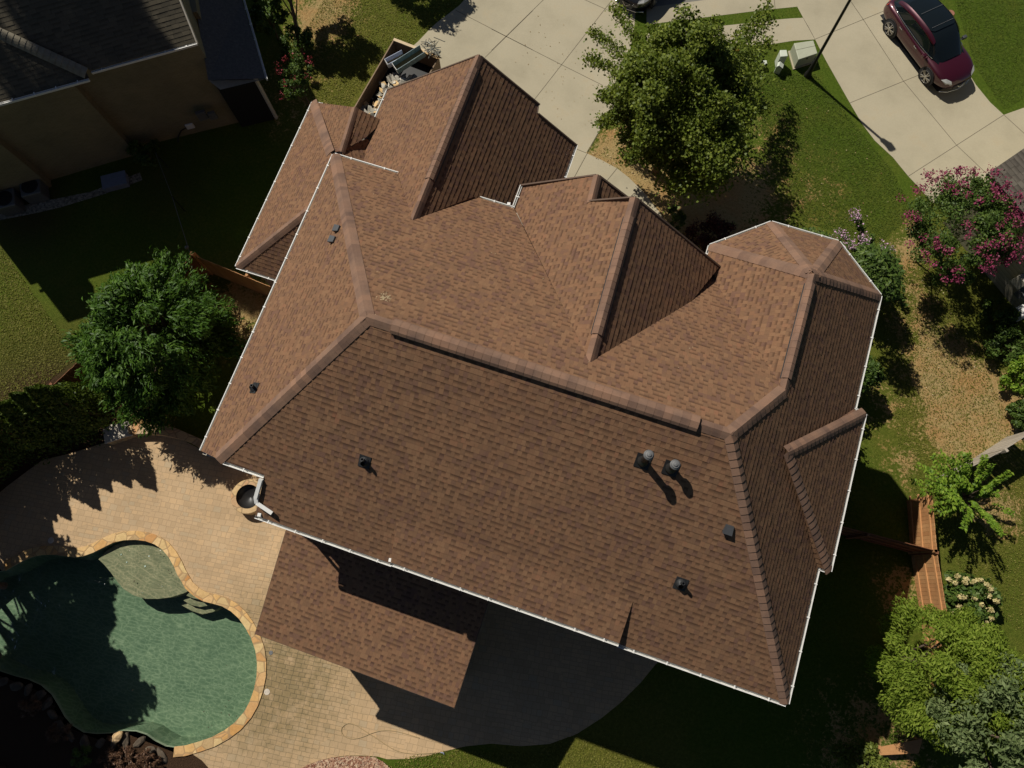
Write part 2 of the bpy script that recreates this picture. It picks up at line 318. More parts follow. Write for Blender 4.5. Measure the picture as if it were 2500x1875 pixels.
# wood
def wood(name, a, b, plank=0.14):
    n = NT(name, 0.8); g = n.pos(); f = n.noise(g, 3, 4, 0.7); h = n.noise(g, 25, 3)
    isl = n.n('NewGeometry').outputs['Random Per Island']
    c = n.mix(isl, a, b); c = n.mix(0.6, c, n.ramp(f, [(0.3, (0.7,0.68,0.65)), (0.7, (1.15,1.12,1.1))]), 'MULTIPLY'); c = n.mix(0.4, c, n.ramp(h, [(0.3, (0.75,0.75,0.75)), (0.7, (1.15,1.15,1.15))]), 'MULTIPLY'); n.col(c); return n.m
M['cedar'] = wood('cedar_boards', (0.42,0.2,0.08), (0.5,0.27,0.115))
M['redwood'] = wood('dark_red_boards', (0.16,0.065,0.03), (0.22,0.095,0.045))
M['greywood'] = wood('weathered_grey_boards', (0.33,0.29,0.23), (0.42,0.37,0.3))
# leaves
def leaf(name, a, b, c, trans=0.25, rough=0.5):
    n = NT(name, rough); isl = n.n('NewGeometry').outputs['Random Per Island']; f = n.noise(n.pos(), 1.3, 3)
    k = n.math('ADD', n.math('MULTIPLY', isl, 0.7), n.math('MULTIPLY', f, 0.4))
    col = n.ramp(k, [(0.1, a), (0.55, b), (0.95, c)]); n.col(col); n.b.inputs['Specular IOR Level'].default_value = 0.18
    if trans:
        t = n.n('BsdfTranslucent'); n.t.links.new(n.mix(1.0, col, (1.2,1.3,0.5), 'MULTIPLY'), t.inputs[0]); mx = n.n('MixShader'); mx.inputs[0].default_value = trans
        out = n.t.nodes['Material Output']; n.t.links.new(n.b.outputs[0], mx.inputs[1]); n.t.links.new(t.outputs[0], mx.inputs[2]); n.t.links.new(mx.outputs[0], out.inputs[0])
    return n.m
M['maple'] = leaf('maple_leaf', (0.06,0.085,0.010), (0.105,0.14,0.018), (0.2,0.23,0.035))
M['maple_red'] = leaf('turning_leaf', (0.16,0.05,0.015), (0.22,0.07,0.02), (0.3,0.14,0.03))
M['evergreen'] = leaf('deep_evergreen', (0.026,0.056,0.007), (0.044,0.1,0.011), (0.095,0.175,0.02), 0.2)
M['arbor'] = leaf('arborvitae_green', (0.03,0.05,0.007), (0.055,0.085,0.011), (0.12,0.16,0.02), 0.15)
M['cypress'] = leaf('soft_green_needle', (0.1,0.155,0.014), (0.17,0.235,0.024), (0.27,0.33,0.05), 0.4, .7)
M['olive'] = leaf('grey_green_leaf', (0.06,0.088,0.028), (0.11,0.15,0.052), (0.2,0.245,0.1), 0.25, .6)
M['bright'] = leaf('bright_green_leaf', (0.08,0.15,0.015), (0.15,0.25,0.022), (0.28,0.38,0.045), 0.35)
M['hedge'] = leaf('mid_green_leaf', (0.035,0.062,0.012), (0.06,0.105,0.018), (0.12,0.165,0.032), 0.2)
M['vine'] = leaf('yellow_green_leaf', (0.07,0.1,0.015), (0.12,0.15,0.025), (0.22,0.24,0.05), 0.25)
M['pink'] = leaf('magenta_petal', (0.15,0.018,0.05), (0.23,0.032,0.08), (0.34,0.08,0.14), 0.12)
M['lilac'] = leaf('lilac_petal', (0.5,0.27,0.42), (0.6,0.36,0.52), (0.68,0.5,0.6), 0.2)
M['redflower'] = leaf('red_petal', (0.18,0.012,0.02), (0.25,0.03,0.04), (0.34,0.08,0.09), 0.1)
M['cream_flower'] = leaf('cream_petal', (0.38,0.32,0.13), (0.48,0.4,0.18), (0.55,0.48,0.26), 0.1)
M['bark'] = plain('bark', (0.12,0.085,0.06), 0.9, var=0.4, scale=9)
# ------------------------------------------------------------------ roof builder
def plane_axes(P):
    n = None
    for i in range(1, len(P)-1):
        q = (P[i]-P[0]).cross(P[i+1]-P[0]); n = q if n is None else n+q
    n.normalize()
    if n.z < 0: n = -n
    u = Vector((0,0,1)).cross(n).normalized(); v = n.cross(u).normalized(); return n, u, v
def clipx(P, x0, keep_right):
    out = []; sg = 1 if keep_right else -1
    for i in range(len(P)):
        a, b = P[i], P[(i+1) % len(P)]; da, db = (a[0]-x0)*sg, (b[0]-x0)*sg
        if da >= 0: out.append(a)
        if (da > 0 and db < 0) or (da < 0 and db > 0):
            t = da/(da-db); out.append((x0, a[1]+(b[1]-a[1])*t))
    return out
def tab_split(P, k, pi, thick):
    r_ = random.Random(k*7919+pi*104729); xs = [p[0] for p in P]; x, x1 = min(xs), max(xs)
    base = math.floor(x/6.0)*6.0; res = []
    while base < x1:                                  # same cuts whichever triangle the strip came from
        rr = random.Random(k*7919+pi*104729+int(round(base))*31); c = base; cuts = []
        while c < base+6.0: w_ = rr.choice((.12,.16,.2,.28,.34)); cuts.append((c, min(c+w_, base+6.0), rr.choice((.55,.8,1.0,1.0,1.25)))); c += w_
        for a, b, m in cuts:
            if b <= x or a >= x1: continue
            Q = clipx(P, a, True) if a > x else P
            Q = clipx(Q, b, False) if b < x1 and len(Q) > 2 else Q
            if len(Q) > 2: res.append((Q, thick*m))
        base += 6.0
    return res
def roof_faces(name, polys, mat, parent, course=0.15, thick=0.0085, lift=0.0, starts=None):
    V = []; Fc = []; UV = []
    for pi, P in enumerate(polys):
        P = [Vector(p) for p in P]; n, u, v = plane_axes(P)
        c0 = P[0]; vmin = min((p-c0).dot(v) for p in P); vmax = max((p-c0).dot(v) for p in P); off = random.random()*50
        ref = c0 + v*vmin
        bm = bmesh.new(); vs = [bm.verts.new(((p-ref).dot(u), (p-ref).dot(v), 0)) for p in P]
        tris = tessellate_polygon([[w_.co.copy() for w_ in vs]])
        for t in tris:
            try: bm.faces.new([vs[i] for i in t])
            except ValueError: pass
        K = int((vmax-vmin)/course)+1
        for k in range(1, K+1):
            bmesh.ops.bisect_plane(bm, geom=bm.verts[:]+bm.edges[:]+bm.faces[:], plane_co=(0, k*course, 0), plane_no=(0,1,0), dist=1e-5)
        for f in bm.faces:
            cc = f.calc_center_median(); k = math.floor(cc.y/course); lo = k*course
            co0 = [(q.co.x, q.co.y) for q in f.verts]
            if f.normal.z < 0: co0 = co0[::-1]
            for co, th in tab_split(co0, k, pi, thick):
              idx = []
              for x, y in co:
                h = th*(1-(y-lo)/course)+lift+0.002
                V.append(tuple(ref+u*x+v*y+n*h)); UV.append((x+off, y+pi*30.0)); idx.append(len(V)-1)
              Fc.append(idx); m_ = len(co)
              for i in range(m_):
                a, b = co[i], co[(i+1) % m_]
                if abs(a[1]-lo) < 1e-4 and abs(b[1]-lo) < 1e-4:
                    j = len(V)
                    for (x, y), h in ((a, th+lift+0.002), (b, th+lift+0.002), (b, lift-0.004), (a, lift-0.004)):
                        V.append(tuple(ref+u*x+v*y+n*h)); UV.append((x+off, y+pi*30.0))
                    Fc.append([j, j+3, j+2, j+1])
        bm.free()
    if parent is not None: V = [tuple(local(parent, q)) for q in V]
    me = bpy.data.meshes.new(name); me.from_pydata(V, [], Fc); me.update()
    uvl = me.uv_layers.new(name='UVMap'); li = np.zeros(len(me.loops), dtype=np.int32); me.loops.foreach_get('vertex_index', li)
    uvl.data.foreach_set('uv', np.array(UV, dtype=np.float32)[li].ravel())
    return link(name, me, mat, parent)
def cap(name, a, b, n1, n2, width, mat, parent, seg=0.2, lift=0.02, butt=0.013, end=True):
    """overlapping bent shingles over a hip or ridge; a = low end, b = high end"""
    a, b = Vector(a), Vector(b); d = (b-a); L = d.length; d.normalize()
    up = (n1+n2).normalized()
    s1 = d.cross(n1).normalized(); s2 = d.cross(n2).normalized()
    if s1.dot(n2) > 0: s1 = -s1
    if s2.dot(n1) > 0: s2 = -s2
    mb = MB(); N = max(1, round(L/seg)); prof = []
    for t, s_, n_ in ((1.0, s1, n1), (0.45, s1, n1), (0.0, None, up), (0.45, s2, n2), (1.0, s2, n2)):
        if s_ is None: prof.append(up*lift*0.75)
        elif t == 1.0: prof.append(s_*width+n_*0.008)
        else: prof.append(s_*width*0.42+n_*lift*0.72)
    for i in range(N):
        p0 = a+d*L*i/N; p1 = a+d*L*(i+1)/N+d*0.03
        A = [p0+q+up*(butt+0.012) for q in prof]; B = [p1+q+up*0.006 for q in prof]; Z = [p0+q+up*(-0.004) for q in prof]
        n = len(mb.v); mb.v += [tuple(q) for q in A+B+Z]
        for k in range(4):
            mb.f.append((n+k, n+k+1, n+5+k+1, n+5+k)); mb.mi.append(0); mb.f.append((n+k, n+10+k, n+10+k+1, n+k+1)); mb.mi.append(0)
        for k in (0, 4):
            mb.f.append((n+k, n+5+k, n+10+k)); mb.mi.append(0)
    return mb.build(name, mat, parent, fix=False)
def ridge_vent(name, a, b, n1, n2, width, mat, parent, rise=0.085):
    a, b = Vector(a), Vector(b); d = (b-a).normalized(); up = (n1+n2).normalized()
    s1 = d.cross(n1).normalized(); s2 = d.cross(n2).normalized()
    if s1.dot(n2) > 0: s1 = -s1
    if s2.dot(n1) > 0: s2 = -s2
    top = [s1*width+n1*rise, s1*width*0.5+n1*(rise+0.025), up*(rise+0.02), s2*width*0.5+n2*(rise+0.025), s2*width+n2*rise]
    bot = [s1*(width-0.03)+n1*0.012, s1*width*0.5+n1*0.01, up*0.0, s2*width*0.5+n2*0.01, s2*(width-0.03)+n2*0.012]
    mb = MB(); L = (b-a).length; N = max(1, round(L/0.2))
    for i in range(N):
        p0 = a+d*L*i/N; p1 = a+d*L*(i+1)/N+d*0.0; lf = up*0.006
        n = len(mb.v); mb.v += [tuple(p0+q) for q in top]+[tuple(p1+q+lf) for q in top]
        for k in range(4): mb.f.append((n+k, n+k+1, n+6+k, n+5+k)); mb.mi.append(0)
    n = len(mb.v)
    for p in (a, b): mb.v += [tuple(p+q) for q in top]+[tuple(p+q) for q in bot]
    for s_, nn_ in ((s1, n1), (s2, n2)): mb.quad(a+s_*(width-.06)+nn_*.022, a+s_*(width+.035)+nn_*.022, b+s_*(width+.035)+nn_*.022, b+s_*(width-.06)+nn_*.022, m=1)  # black strips paint the shadow gap along both vent edges
    for e in (0, 10):
        for k in range(4): mb.f.append((n+e+k, n+e+k+1, n+e+6+k, n+e+5+k)); mb.mi.append(1)
    for k in (0, 4): mb.f.append((n+k, n+5+k, n+15+k, n+10+k)); mb.mi.append(1)
    return mb.build(name, [mat, M['black_rubber']], parent, fix=False)
def gutter(name, a, b, parent, out, wd=0.11, ht=0.1, mat=None, brackets=True, z=-0.02):
    """open trough hung outside the eave a-b; out = outward plan direction"""
    wd = wd*.68; a, b, out = Vector(a), Vector(b), Vector((out[0], out[1], 0)).normalized(); mb = MB(); up = Vector((0,0,1)); o0 = up*z
    f = out*wd; t = 0.02
    a = a+o0; b = b+o0
    P = lambda p, x, h: p+out*x+up*h
    prof = [(0, 0), (0, -ht), (wd*0.8, -ht), (wd, -0.01), (wd, 0.008), (wd-t, 0.008), (wd-t, -0.02), (wd*0.7, -ht+0.012), (0.012, -ht+0.012), (0.012, 0)]
    n = len(mb.v); k = len(prof); mb.v += [tuple(P(a, x, h)) for x, h in prof]+[tuple(P(b, x, h)) for x, h in prof]
    for i in range(k): j = (i+1) % k; mb.f.append((n+i, n+j, n+k+j, n+k+i)); mb.mi.append(0)
    for p in (a, b):
        mb.quad(P(p, 0, -ht), P(p, wd*0.8, -ht), P(p, wd, 0.008), P(p, 0, 0))
    if brackets:
        L = (b-a).length; d = (b-a).normalized(); N = max(1, int(L/0.75))
        for i in range(N):
            c = a+d*L*(i+0.5)/N; mb.box(c+out*wd*0.3+up*0.012, (0.028, wd+0.05, 0.012), rz=math.atan2(d.y, d.x))
    return mb.build(name, mat or M['white'], parent)
# ================================================================== GROUND
def xy(px, py, z=0.0): p = at(px, py, z); return (p.x, p.y)
PT = lambda ox, oy, pts: [tuple(p.xy) for p in TP(ox, oy, pts)]
pool_in = PT(0, 900, [(45,1552),(130,1505),(200,1468),(260,1445),(330,1432),(420,1430),(500,1440),(580,1450),(650,1440),(720,1415),(800,1375),(880,1335),(960,1318),(1050,1315),(1130,1325),(1200,1350),(1260,1390),(1310,1450),(1350,1520),(1380,1590)]) + \
  PT(0, 1350, [(1400,200),(1440,270),(1500,325),(1570,365),(1650,385),(1720,405),(1790,445),(1850,500),(1900,570),(1945,650),(1980,750),(1993,850),(1990,950),(1970,1050),(1935,1150),(1890,1230),(1820,1310),(1740,1370),(1640,1425),(1540,1460),(1430,1492),(1350,1500),(1280,1490),(1200,1450),(1130,1400),(1050,1375),(950,1370),(850,1390),(750,1395),(650,1385),(560,1330),(500,1260),(450,1170),(400,1090),(320,1020),(220,975),(120,950),(0,910),(-220,800),(-330,550),(-280,300),(-120,170)])
def offset(poly, d, closed=True):
    out = []; n_ = len(poly)
    for i in range(n_):
        a = Vector(poly[(i-1) % n_] if closed or i > 0 else poly[i]); b = Vector(poly[(i+1) % n_] if closed or i < n_-1 else poly[i])
        t = (b-a).normalized(); out.append((poly[i][0]+t.y*d, poly[i][1]-t.x*d))
    return out
area = sum(pool_in[i][0]*pool_in[(i+1) % len(pool_in)][1]-pool_in[(i+1) % len(pool_in)][0]*pool_in[i][1] for i in range(len(pool_in)))
SG = 1 if area > 0 else -1       # offset(+SG) = outward
pool_mid = offset(pool_in, SG*0.15); pool_out = offset(pool_in, SG*0.31)
def inside(poly, X, Y):
    r = np.zeros(X.shape, bool); n_ = len(poly)
    for i in range(n_):
        x1, y1 = poly[i]; x2, y2 = poly[(i+1) % n_]
        c = ((y1 > Y) != (y2 > Y)); xi = (x2-x1)*(Y-y1)/((y2-y1) if y2 != y1 else 1e-9)+x1; r ^= c & (X < xi)
    return r
def make_ground():
    st = 0.25; xs = np.arange(-40, 30+st, st); ys = np.arange(-22, 48+st, st); nx, ny = len(xs), len(ys)
    X, Y = np.meshgrid(xs, ys)
    # outer skirt: push border vertices to the horizon
    Xo, Yo = X.copy(), Y.copy(); 
    Xo[:, 0] = -900; Xo[:, -1] = 900; Yo[0, :] = -900; Yo[-1, :] = 900
    idx = np.arange(nx*ny).reshape(ny, nx); q = np.stack([idx[:-1,:-1], idx[:-1,1:], idx[1:,1:], idx[1:,:-1]], -1).reshape(-1, 4)
    cxm = (X[:-1,:-1]+st/2).ravel(); cym = (Y[:-1,:-1]+st/2).ravel(); keep = ~inside(pool_mid, cxm, cym); q = q[keep]
    me = bpy.data.meshes.new('ground'); me.vertices.add(nx*ny)
    me.vertices.foreach_set('co', np.stack([Xo, Yo, np.zeros_like(X)], -1).astype(np.float32).ravel())
    me.loops.add(len(q)*4); me.loops.foreach_set('vertex_index', q.ravel().astype(np.int32)); me.polygons.add(len(q)); me.polygons.foreach_set('loop_start', np.arange(0, len(q)*4, 4, dtype=np.int32)); me.update()
    def blobs(L):
        v = np.zeros_like(X)
        for px, py, r, a in L:
            x, y = xy(px, py); v = v + a*np.exp(-((X-x)**2+(Y-y)**2)/(r*r))
        return v
    bare = blobs([(1500,380,1.6,.8),(1560,400,1.4,.6),(1700,520,2.2,.7),(1780,470,1.8,.5),(1640,500,1.3,.8),(1830,480,1.5,.3),
      (2270,900,.7,.8),(2330,860,.8,.5),(2290,880,.5,.6),(2400,930,.9,.55),(2440,990,1.0,.6),(2330,1065,.75,1.0),(2300,1045,.6,.7),(2380,1020,.8,.55),(2350,950,.6,.4),(2290,960,.5,.35),(2260,790,.7,.5),(2290,1000,.5,.4),(2225,620,.7,.8),(2240,570,.6,.7),(2215,690,.6,.5),(2250,730,.6,.4),(2200,1140,.7,.5),(2400,1240,.9,.6),(2460,1250,.8,.6),(2360,1110,.8,.6),(2440,1060,.9,.6),(2490,1010,.8,.4),(2190,780,.5,.4),(2270,860,1.4,.35),(2350,1000,1.8,.4),(2310,930,1.2,.3),(2160,1000,1.2,.3),
      (590,760,1.5,1.0),(330,1000,1.3,1.0),(1920,1420,1.0,.2),(2200,1440,.9,.7),(2130,1830,2.0,.6),(1890,330,1.2,.35),(1990,500,1.5,.12),(2010,440,1.2,.15),(780,60,1.2,.8),(800,20,1.5,.7),(720,240,2,.3),(2200,300,1,0),(1640,1450,1,0)])
    dry = blobs([(40,800,5,.3),(60,700,3,.1),(900,60,5,.75),(800,250,3,.7),(2300,900,4.5,.95),(2430,1150,3,.8),(2200,700,2.5,.45),(1950,480,2.2,.6),(1900,300,1.5,.35),(1300,1830,3,.75),(1550,1830,3,.7),(2430,1450,4,.5),(590,760,3,.6),(2300,620,2.5,.5),(1500,390,2,.6),(1450,1850,3,.5)])
    mul = blobs([(150,1780,3.2,1.3),(0,1700,4,1.3),(350,1830,2.6,1.3),(520,1880,1.6,1.1),(-200,1900,6,1.3),(100,1000,3.0,.9),(40,1120,2.5,.9),(220,1020,1.6,.9),(400,450,2.0,.4),(60,520,2,.7)])
    C = np.stack([bare, dry, mul, np.ones_like(X)], -1).clip(0, 1).astype(np.float32)
    ca = me.color_attributes.new('cover', 'FLOAT_COLOR', 'POINT'); ca.data.foreach_set('color', C.reshape(-1, 4).ravel())
    o = link('ground', me, M['lawn']); tag(o, kind='structure')
make_ground()
# driveways and pavements -------------------------------------------------
def slab(name, pts, z, mat): mb = MB(); mb.sheet(pts, z); return tag(mb.build(name, mat), kind='structure')
drive = PT(600, 0, [(1265,378),(1330,320),(1420,225),(1480,170),(1560,110),(1650,40),(1720,-40),(1850,-300),(2100,-700)]) + PT(1200, 0, [(1300,-700),(1180,-300),(1120,-20),(1100,220),(1010,700),(890,910),(730,1180),(640,1365),(560,1390)]) + [(-4.5,13.0),(-10.5,13.0)]
o = slab('driveway', drive, 0.006, M['concrete'])
def joints(segs, parent, z, wd=0.022):
    for (a, b) in segs:
        a, b = Vector(a), Vector(b); d = (b-a).normalized(); s = Vector((-d.y, d.x))*wd/2
        mb = MB(); mb.quad((*(a+s), z), (*(b+s), z), (*(b-s), z), (*(a-s), z)); mb.build('control_joint', M['joint'], parent)
t = lambda ox, oy, a, b: tuple(PT(ox, oy, [a, b]))
joints([t(600,0,(1845,445),(2212,85)), t(1200,0,(0,390),(420,-20)), t(1200,0,(330,770),(930,0)), t(600,0,(1620,80),(2212,385)), t(1200,0,(0,225),(540,500)), t(1200,0,(540,500),(860,660)), t(1200,0,(640,1365),(890,905)), t(1200,0,(700,-10),(1120,180)), t(1200,0,(640,1145),(730,1180))], o, 0.0085)
walk = PT(1200, 0, [(640,1362),(728,1180),(850,1235),(970,1300),(1060,1370),(1120,1430),(1190,1500),(1250,1580),(1300,1640)]) + PT(1200, 450, [(1340,300),(1390,390),(1430,520),(1440,640),(1230,640),(1150,420),(1050,250),(900,60)])
o = slab('front_walk', walk, 0.004, M['concrete'])
joints([t(1200,0,(890,1395),(970,1297)), t(1200,0,(1080,1510),(1125,1470))], o, 0.0075)
side = PT(1800, 0, [(-700,420),(60,352),(260,342),(430,315),(600,305),(560,225),(508,138),(420,142),(300,152),(150,172),(-700,260)])
o = slab('sidewalk', side, 0.006, M['concrete']); joints([t(1800,0,(205,170),(232,345)), t(1800,0,(508,138),(600,305)), t(1200,0,(1400,370),(1390,250))], o, 0.0085)
curb = PT(1800, 0, [(-700,190),(200,78),(460,52),(455,30),(600,0),(560,-200),(200,-60),(-700,60)])
o = slab('gutter_apron', curb, 0.005, M['concrete']); joints([t(1800,0,(285,0),(292,70)), t(1800,0,(455,30),(600,-2))], o, 0.0085)
road = PT(1800, 0, [(-1500,180),(-700,60),(0,-20),(560,-200),(1500,-600),(1400,-2200),(-1500,-1800)])
slab('road', road, 0.002, plain('asphalt', (0.16,0.15,0.13), 0.9, var=0.1))
d2 = PT(1800, 0, [(1320,1362),(1200,1215),(1060,1085),(965,960),(868,795),(780,640),(690,480),(640,385),(600,305),(560,225),(508,138),(450,30),(400,-80),(500,-400),(1500,-500),(1480,-60),(1590,200),(1720,460),(1840,655),(1950,790),(2055,887),(2130,860),(2230,825),(2600,680),(2900,1000),(2500,1150),(2150,1260),(2010,1400),(1950,1470),(1700,1640),(1500,1560),(1400,1445)])
o = slab('neighbour_driveway', d2, 0.009, M['concrete'])
joints([t(1800,0,(600,303),(1120,90)), t(1800,0,(1120,90),(1560,-60)), t(1800,0,(868,795),(1405,578)), t(1800,0,(1405,578),(1760,440)), t(1800,0,(1320,1360),(2055,887)), t(1800,0,(860,-10),(970,150)), t(1800,0,(970,150),(1280,625)), t(1800,0,(1280,625),(1690,1120)), t(1800,0,(1690,1120),(1975,1390)), t(1800,0,(2055,887),(2300,1110))], o, 0.0115)
# ================================================================== TERRACE AND POOL
pat = PT(0, 900, [(-180,1400),(-50,1000),(60,905),(200,800),(330,705),(560,650),(800,575),(1020,512),(1100,495),(1250,505),(1400,545),(1600,650)]) + [(-8.3,3.0),(-7.0,3.0),(2.2,1.5),(2.6,-0.2)] + PT(1200, 1350, [(1330,800),(1260,865),(1150,1000),(1000,1150),(850,1272),(650,1400),(450,1472),(230,1490),(0,1470)]) + PT(600, 1350, [(1850,1475),(1700,1490),(1560,1522),(1400,1565),(1260,1588),(1090,1590),(1020,1570),(900,1562),(780,1562),(650,1580),(540,1610),(430,1659),(300,1740),(250,1900)]) + PT(0, 1350, [(1900,1900),(1700,1760),(1560,1600),(1440,1520)]) + [offset(pool_in, SG*0.02)[i] for i in range(40, -1, -1)] + PT(0, 1350, [(20,140),(-60,60)])
hole = offset(pool_in, SG*0.02)
mb = MB(); mb.sheet(pat, 0.02); o = tag(mb.build('terrace_paving', M['pavers'], fix=False), kind='structure')
edge = [Vector((*p, 0.02)) for p in pat]
mb = MB()
for i in range(len(edge)):
    a, b = edge[i], edge[(i+1) % len(edge)]; mb.quad(a, b, (b.x, b.y, -0.02), (a.x, a.y, -0.02))
mb.build('terrace_edge', M['pavers'], o)
# pool shell, coping, water
WZ = -0.1; DEP = -1.15
pool = empty('swimming_pool', (*pool_in[0], 0)); tag(pool, 'kidney shaped swimming pool of green water with golden flagstone edge', 'pool')
n = NT('pool_plaster', 0.85); f = n.noise(n.pos(), 60, 3, 0.8); g = n.noise(n.pos(), 1.2, 4)
c = n.ramp(g, [(0.3, (0.155,0.205,0.13)), (0.7, (0.21,0.26,0.165))]); c = n.mix(0.5, c, n.ramp(f, [(0.3, (0.75,0.75,0.75)), (0.7, (1.2,1.2,1.2))]), 'MULTIPLY'); n.col(c); M['plaster'] = n.m
n = NT('ledge_plaster', 0.85); f = n.noise(n.pos(), 60, 3, 0.8); g = n.noise(n.pos(), 1.7, 5); c = n.ramp(g, [(0.3, (0.27,0.225,0.14)), (0.7, (0.34,0.285,0.18))]); c = n.mix(0.5, c, n.ramp(f, [(0.3, (0.7,0.7,0.7)), (0.7, (1.25,1.25,1.25))]), 'MULTIPLY'); n.col(c); M['ledge'] = n.m
fl = offset(pool_in, -SG*0.12)
mb = MB(); mb.sheet(fl, DEP); mb.build('pool_floor', M['plaster'], pool)
mb = MB(); k = len(pool_in)
for i in range(k):
    j = (i+1) % k; a, b = pool_in[i], pool_in[j]; c_, d_ = fl[j], fl[i]; mb.quad((*a, 0.03), (*b, 0.03), (*c_, DEP), (*d_, DEP))
mb.build('pool_wall', M['plaster'], pool)
# coping on the terrace side only
cp_i = [i for i in range(k) if i <= 41]
ci = [pool_in[i] for i in cp_i]; co_ = [pool_out[i] for i in cp_i]
mb = MB(); ins = [offset(pool_in, -SG*0.03)[i] for i in cp_i]
for i in range(len(ci)-1):
    A, B, C_, D_ = ins[i], ins[i+1], co_[i+1], co_[i]
    mb.quad((*A, 0.06), (*B, 0.06), (*C_, 0.06), (*D_, 0.06)); mb.quad((*A, 0.06), (*B, 0.06), (*B, 0.0), (*A, 0.0)); mb.quad((*D_, 0.06), (*C_, 0.06), (*C_, 0.0), (*D_, 0.0)); mb.quad((*A, 0.0), (*B, 0.0), (*C_, 0.0), (*D_, 0.0))
mb.build('flagstone_coping', M['flag'], pool)
# shallow sun ledge and steps
led = PT(0, 900, [(735,1470),(800,1400),(880,1350),(960,1325),(1050,1320),(1130,1330),(1200,1355),(1260,1395),(1310,1455),(1350,1525),(1380,1590)]) + PT(0, 1350, [(1400,200),(1450,285),(1400,310),(1300,342),(1200,355),(1100,355),(1010,330),(930,280),(880,220),(830,150),(780,90)])
mb = MB(); mb.prism(led, DEP, WZ-0.12); mb.build('sun_ledge', M['ledge'], pool)
for i, (pts, z) in enumerate(([[(1450,290),(1540,345),(1510,360),(1460,350),(1410,330)], -0.3], [[(1410,330),(1540,340),(1610,380),(1560,410),(1500,420),(1430,405),(1370,370)], -0.5], [[(1370,370),(1600,370),(1650,415),(1590,460),(1500,480),(1420,455),(1330,405)], -0.7])):
    mb = MB(); mb.prism(PT(0, 1350, pts), DEP-0.005*i, z); mb.build('pool_step', M['ledge'], pool)
n = NT('pool_water', 0.05); out = n.t.nodes['Material Output']; g = n.pos()
mp = n.n('Mapping'); n.t.links.new(g, mp.inputs[0]); mp.inputs['Rotation'].default_value = (0,0,0.5); mp.inputs['Scale'].default_value = (1.0, 2.1, 1)
wrp = n.noise(g, 1.6, 3); wa = n.n('VectorMath', operation='ADD'); n.t.links.new(mp.outputs[0], wa.inputs[0]); cw = n.n('CombineXYZ')
for i in range(2): n.t.links.new(n.math('MULTIPLY', wrp, 0.9), cw.inputs[i])
n.t.links.new(cw.outputs[0], wa.inputs[1])
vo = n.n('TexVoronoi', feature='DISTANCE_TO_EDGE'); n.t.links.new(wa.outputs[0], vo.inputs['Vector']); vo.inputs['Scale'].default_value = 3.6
foc = n.ramp(vo.outputs['Distance'], [(0.0, (1.0,1.0,1.0)), (0.03, (0.94,0.96,0.95)), (0.11, (0.74,0.80,0.77)), (0.4, (0.66,0.73,0.71))])  # caustic web painted into the water's tint, brightest along the cell edges
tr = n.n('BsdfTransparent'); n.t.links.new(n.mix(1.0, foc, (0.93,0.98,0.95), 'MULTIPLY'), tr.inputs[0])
gl = n.n('BsdfGlossy'); gl.inputs['Roughness'].default_value = 0.03; nz = n.noise(wa.outputs[0], 3.5, 4); bp = n.n('Bump'); bp.inputs['Strength'].default_value = 0.6; bp.inputs['Distance'].default_value = 0.05; n.t.links.new(nz, bp.inputs['Height']); n.t.links.new(bp.outputs[0], gl.inputs['Normal'])
fr = n.n('Fresnel'); fr.inputs[0].default_value = 1.33; n.t.links.new(bp.outputs[0], fr.inputs['Normal'])
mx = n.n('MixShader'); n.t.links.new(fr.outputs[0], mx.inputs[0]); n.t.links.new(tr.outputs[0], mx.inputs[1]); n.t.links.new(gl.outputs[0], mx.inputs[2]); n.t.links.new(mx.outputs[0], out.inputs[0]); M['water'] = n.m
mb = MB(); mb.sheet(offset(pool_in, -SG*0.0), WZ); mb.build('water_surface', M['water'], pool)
for p, r in (((1120,1525),.022),((1150,1447),.016),((978,1494),.018),((935,1434),.018)):
    q = TP(0, 900, [p], WZ-0.11)[0]; mb = MB(); mb.lathe(q, [(0.0,0.012),(r*1.6,0.008),(r*1.8,0)], 10); mb.build('return_fitting', M['white'], pool)
# floating leaves and floor litter
mb = MB()
for p in ((1300,1555),(1310,1580),(1240,1430),(1035,1640)):
    q = TP(0, 900, [p], WZ+0.01)[0]; a = random.random()*3; s = random.uniform(.03,.06); mb.quad(*[q+Vector((math.cos(a+i*1.57)*s*(1 if i % 2 else .5), math.sin(a+i*1.57)*s*(1 if i % 2 else .5), 0)) for i in range(4)])
for i in range(46):
    p = (random.gauss(1650, 230), random.gauss(1150, 190)); q = TP(0, 1350, [p], WZ+0.01)[0]
    if not inside(fl, np.array([q.x]), np.array([q.y]))[0]: continue
    a = random.random()*3; s = random.uniform(.012,.04); mb.quad(*[q+Vector((math.cos(a+i_*1.57)*s*(1 if i_ % 2 else .4), math.sin(a+i_*1.57)*s*(1 if i_ % 2 else .4), 0)) for i_ in range(4)])
tag(mb.build('fallen_leaves', plain('dead_leaf', (0.05,0.035,0.02), 0.8)), 'dark fallen leaves floating on the green pool water', 'leaves', kind='stuff')
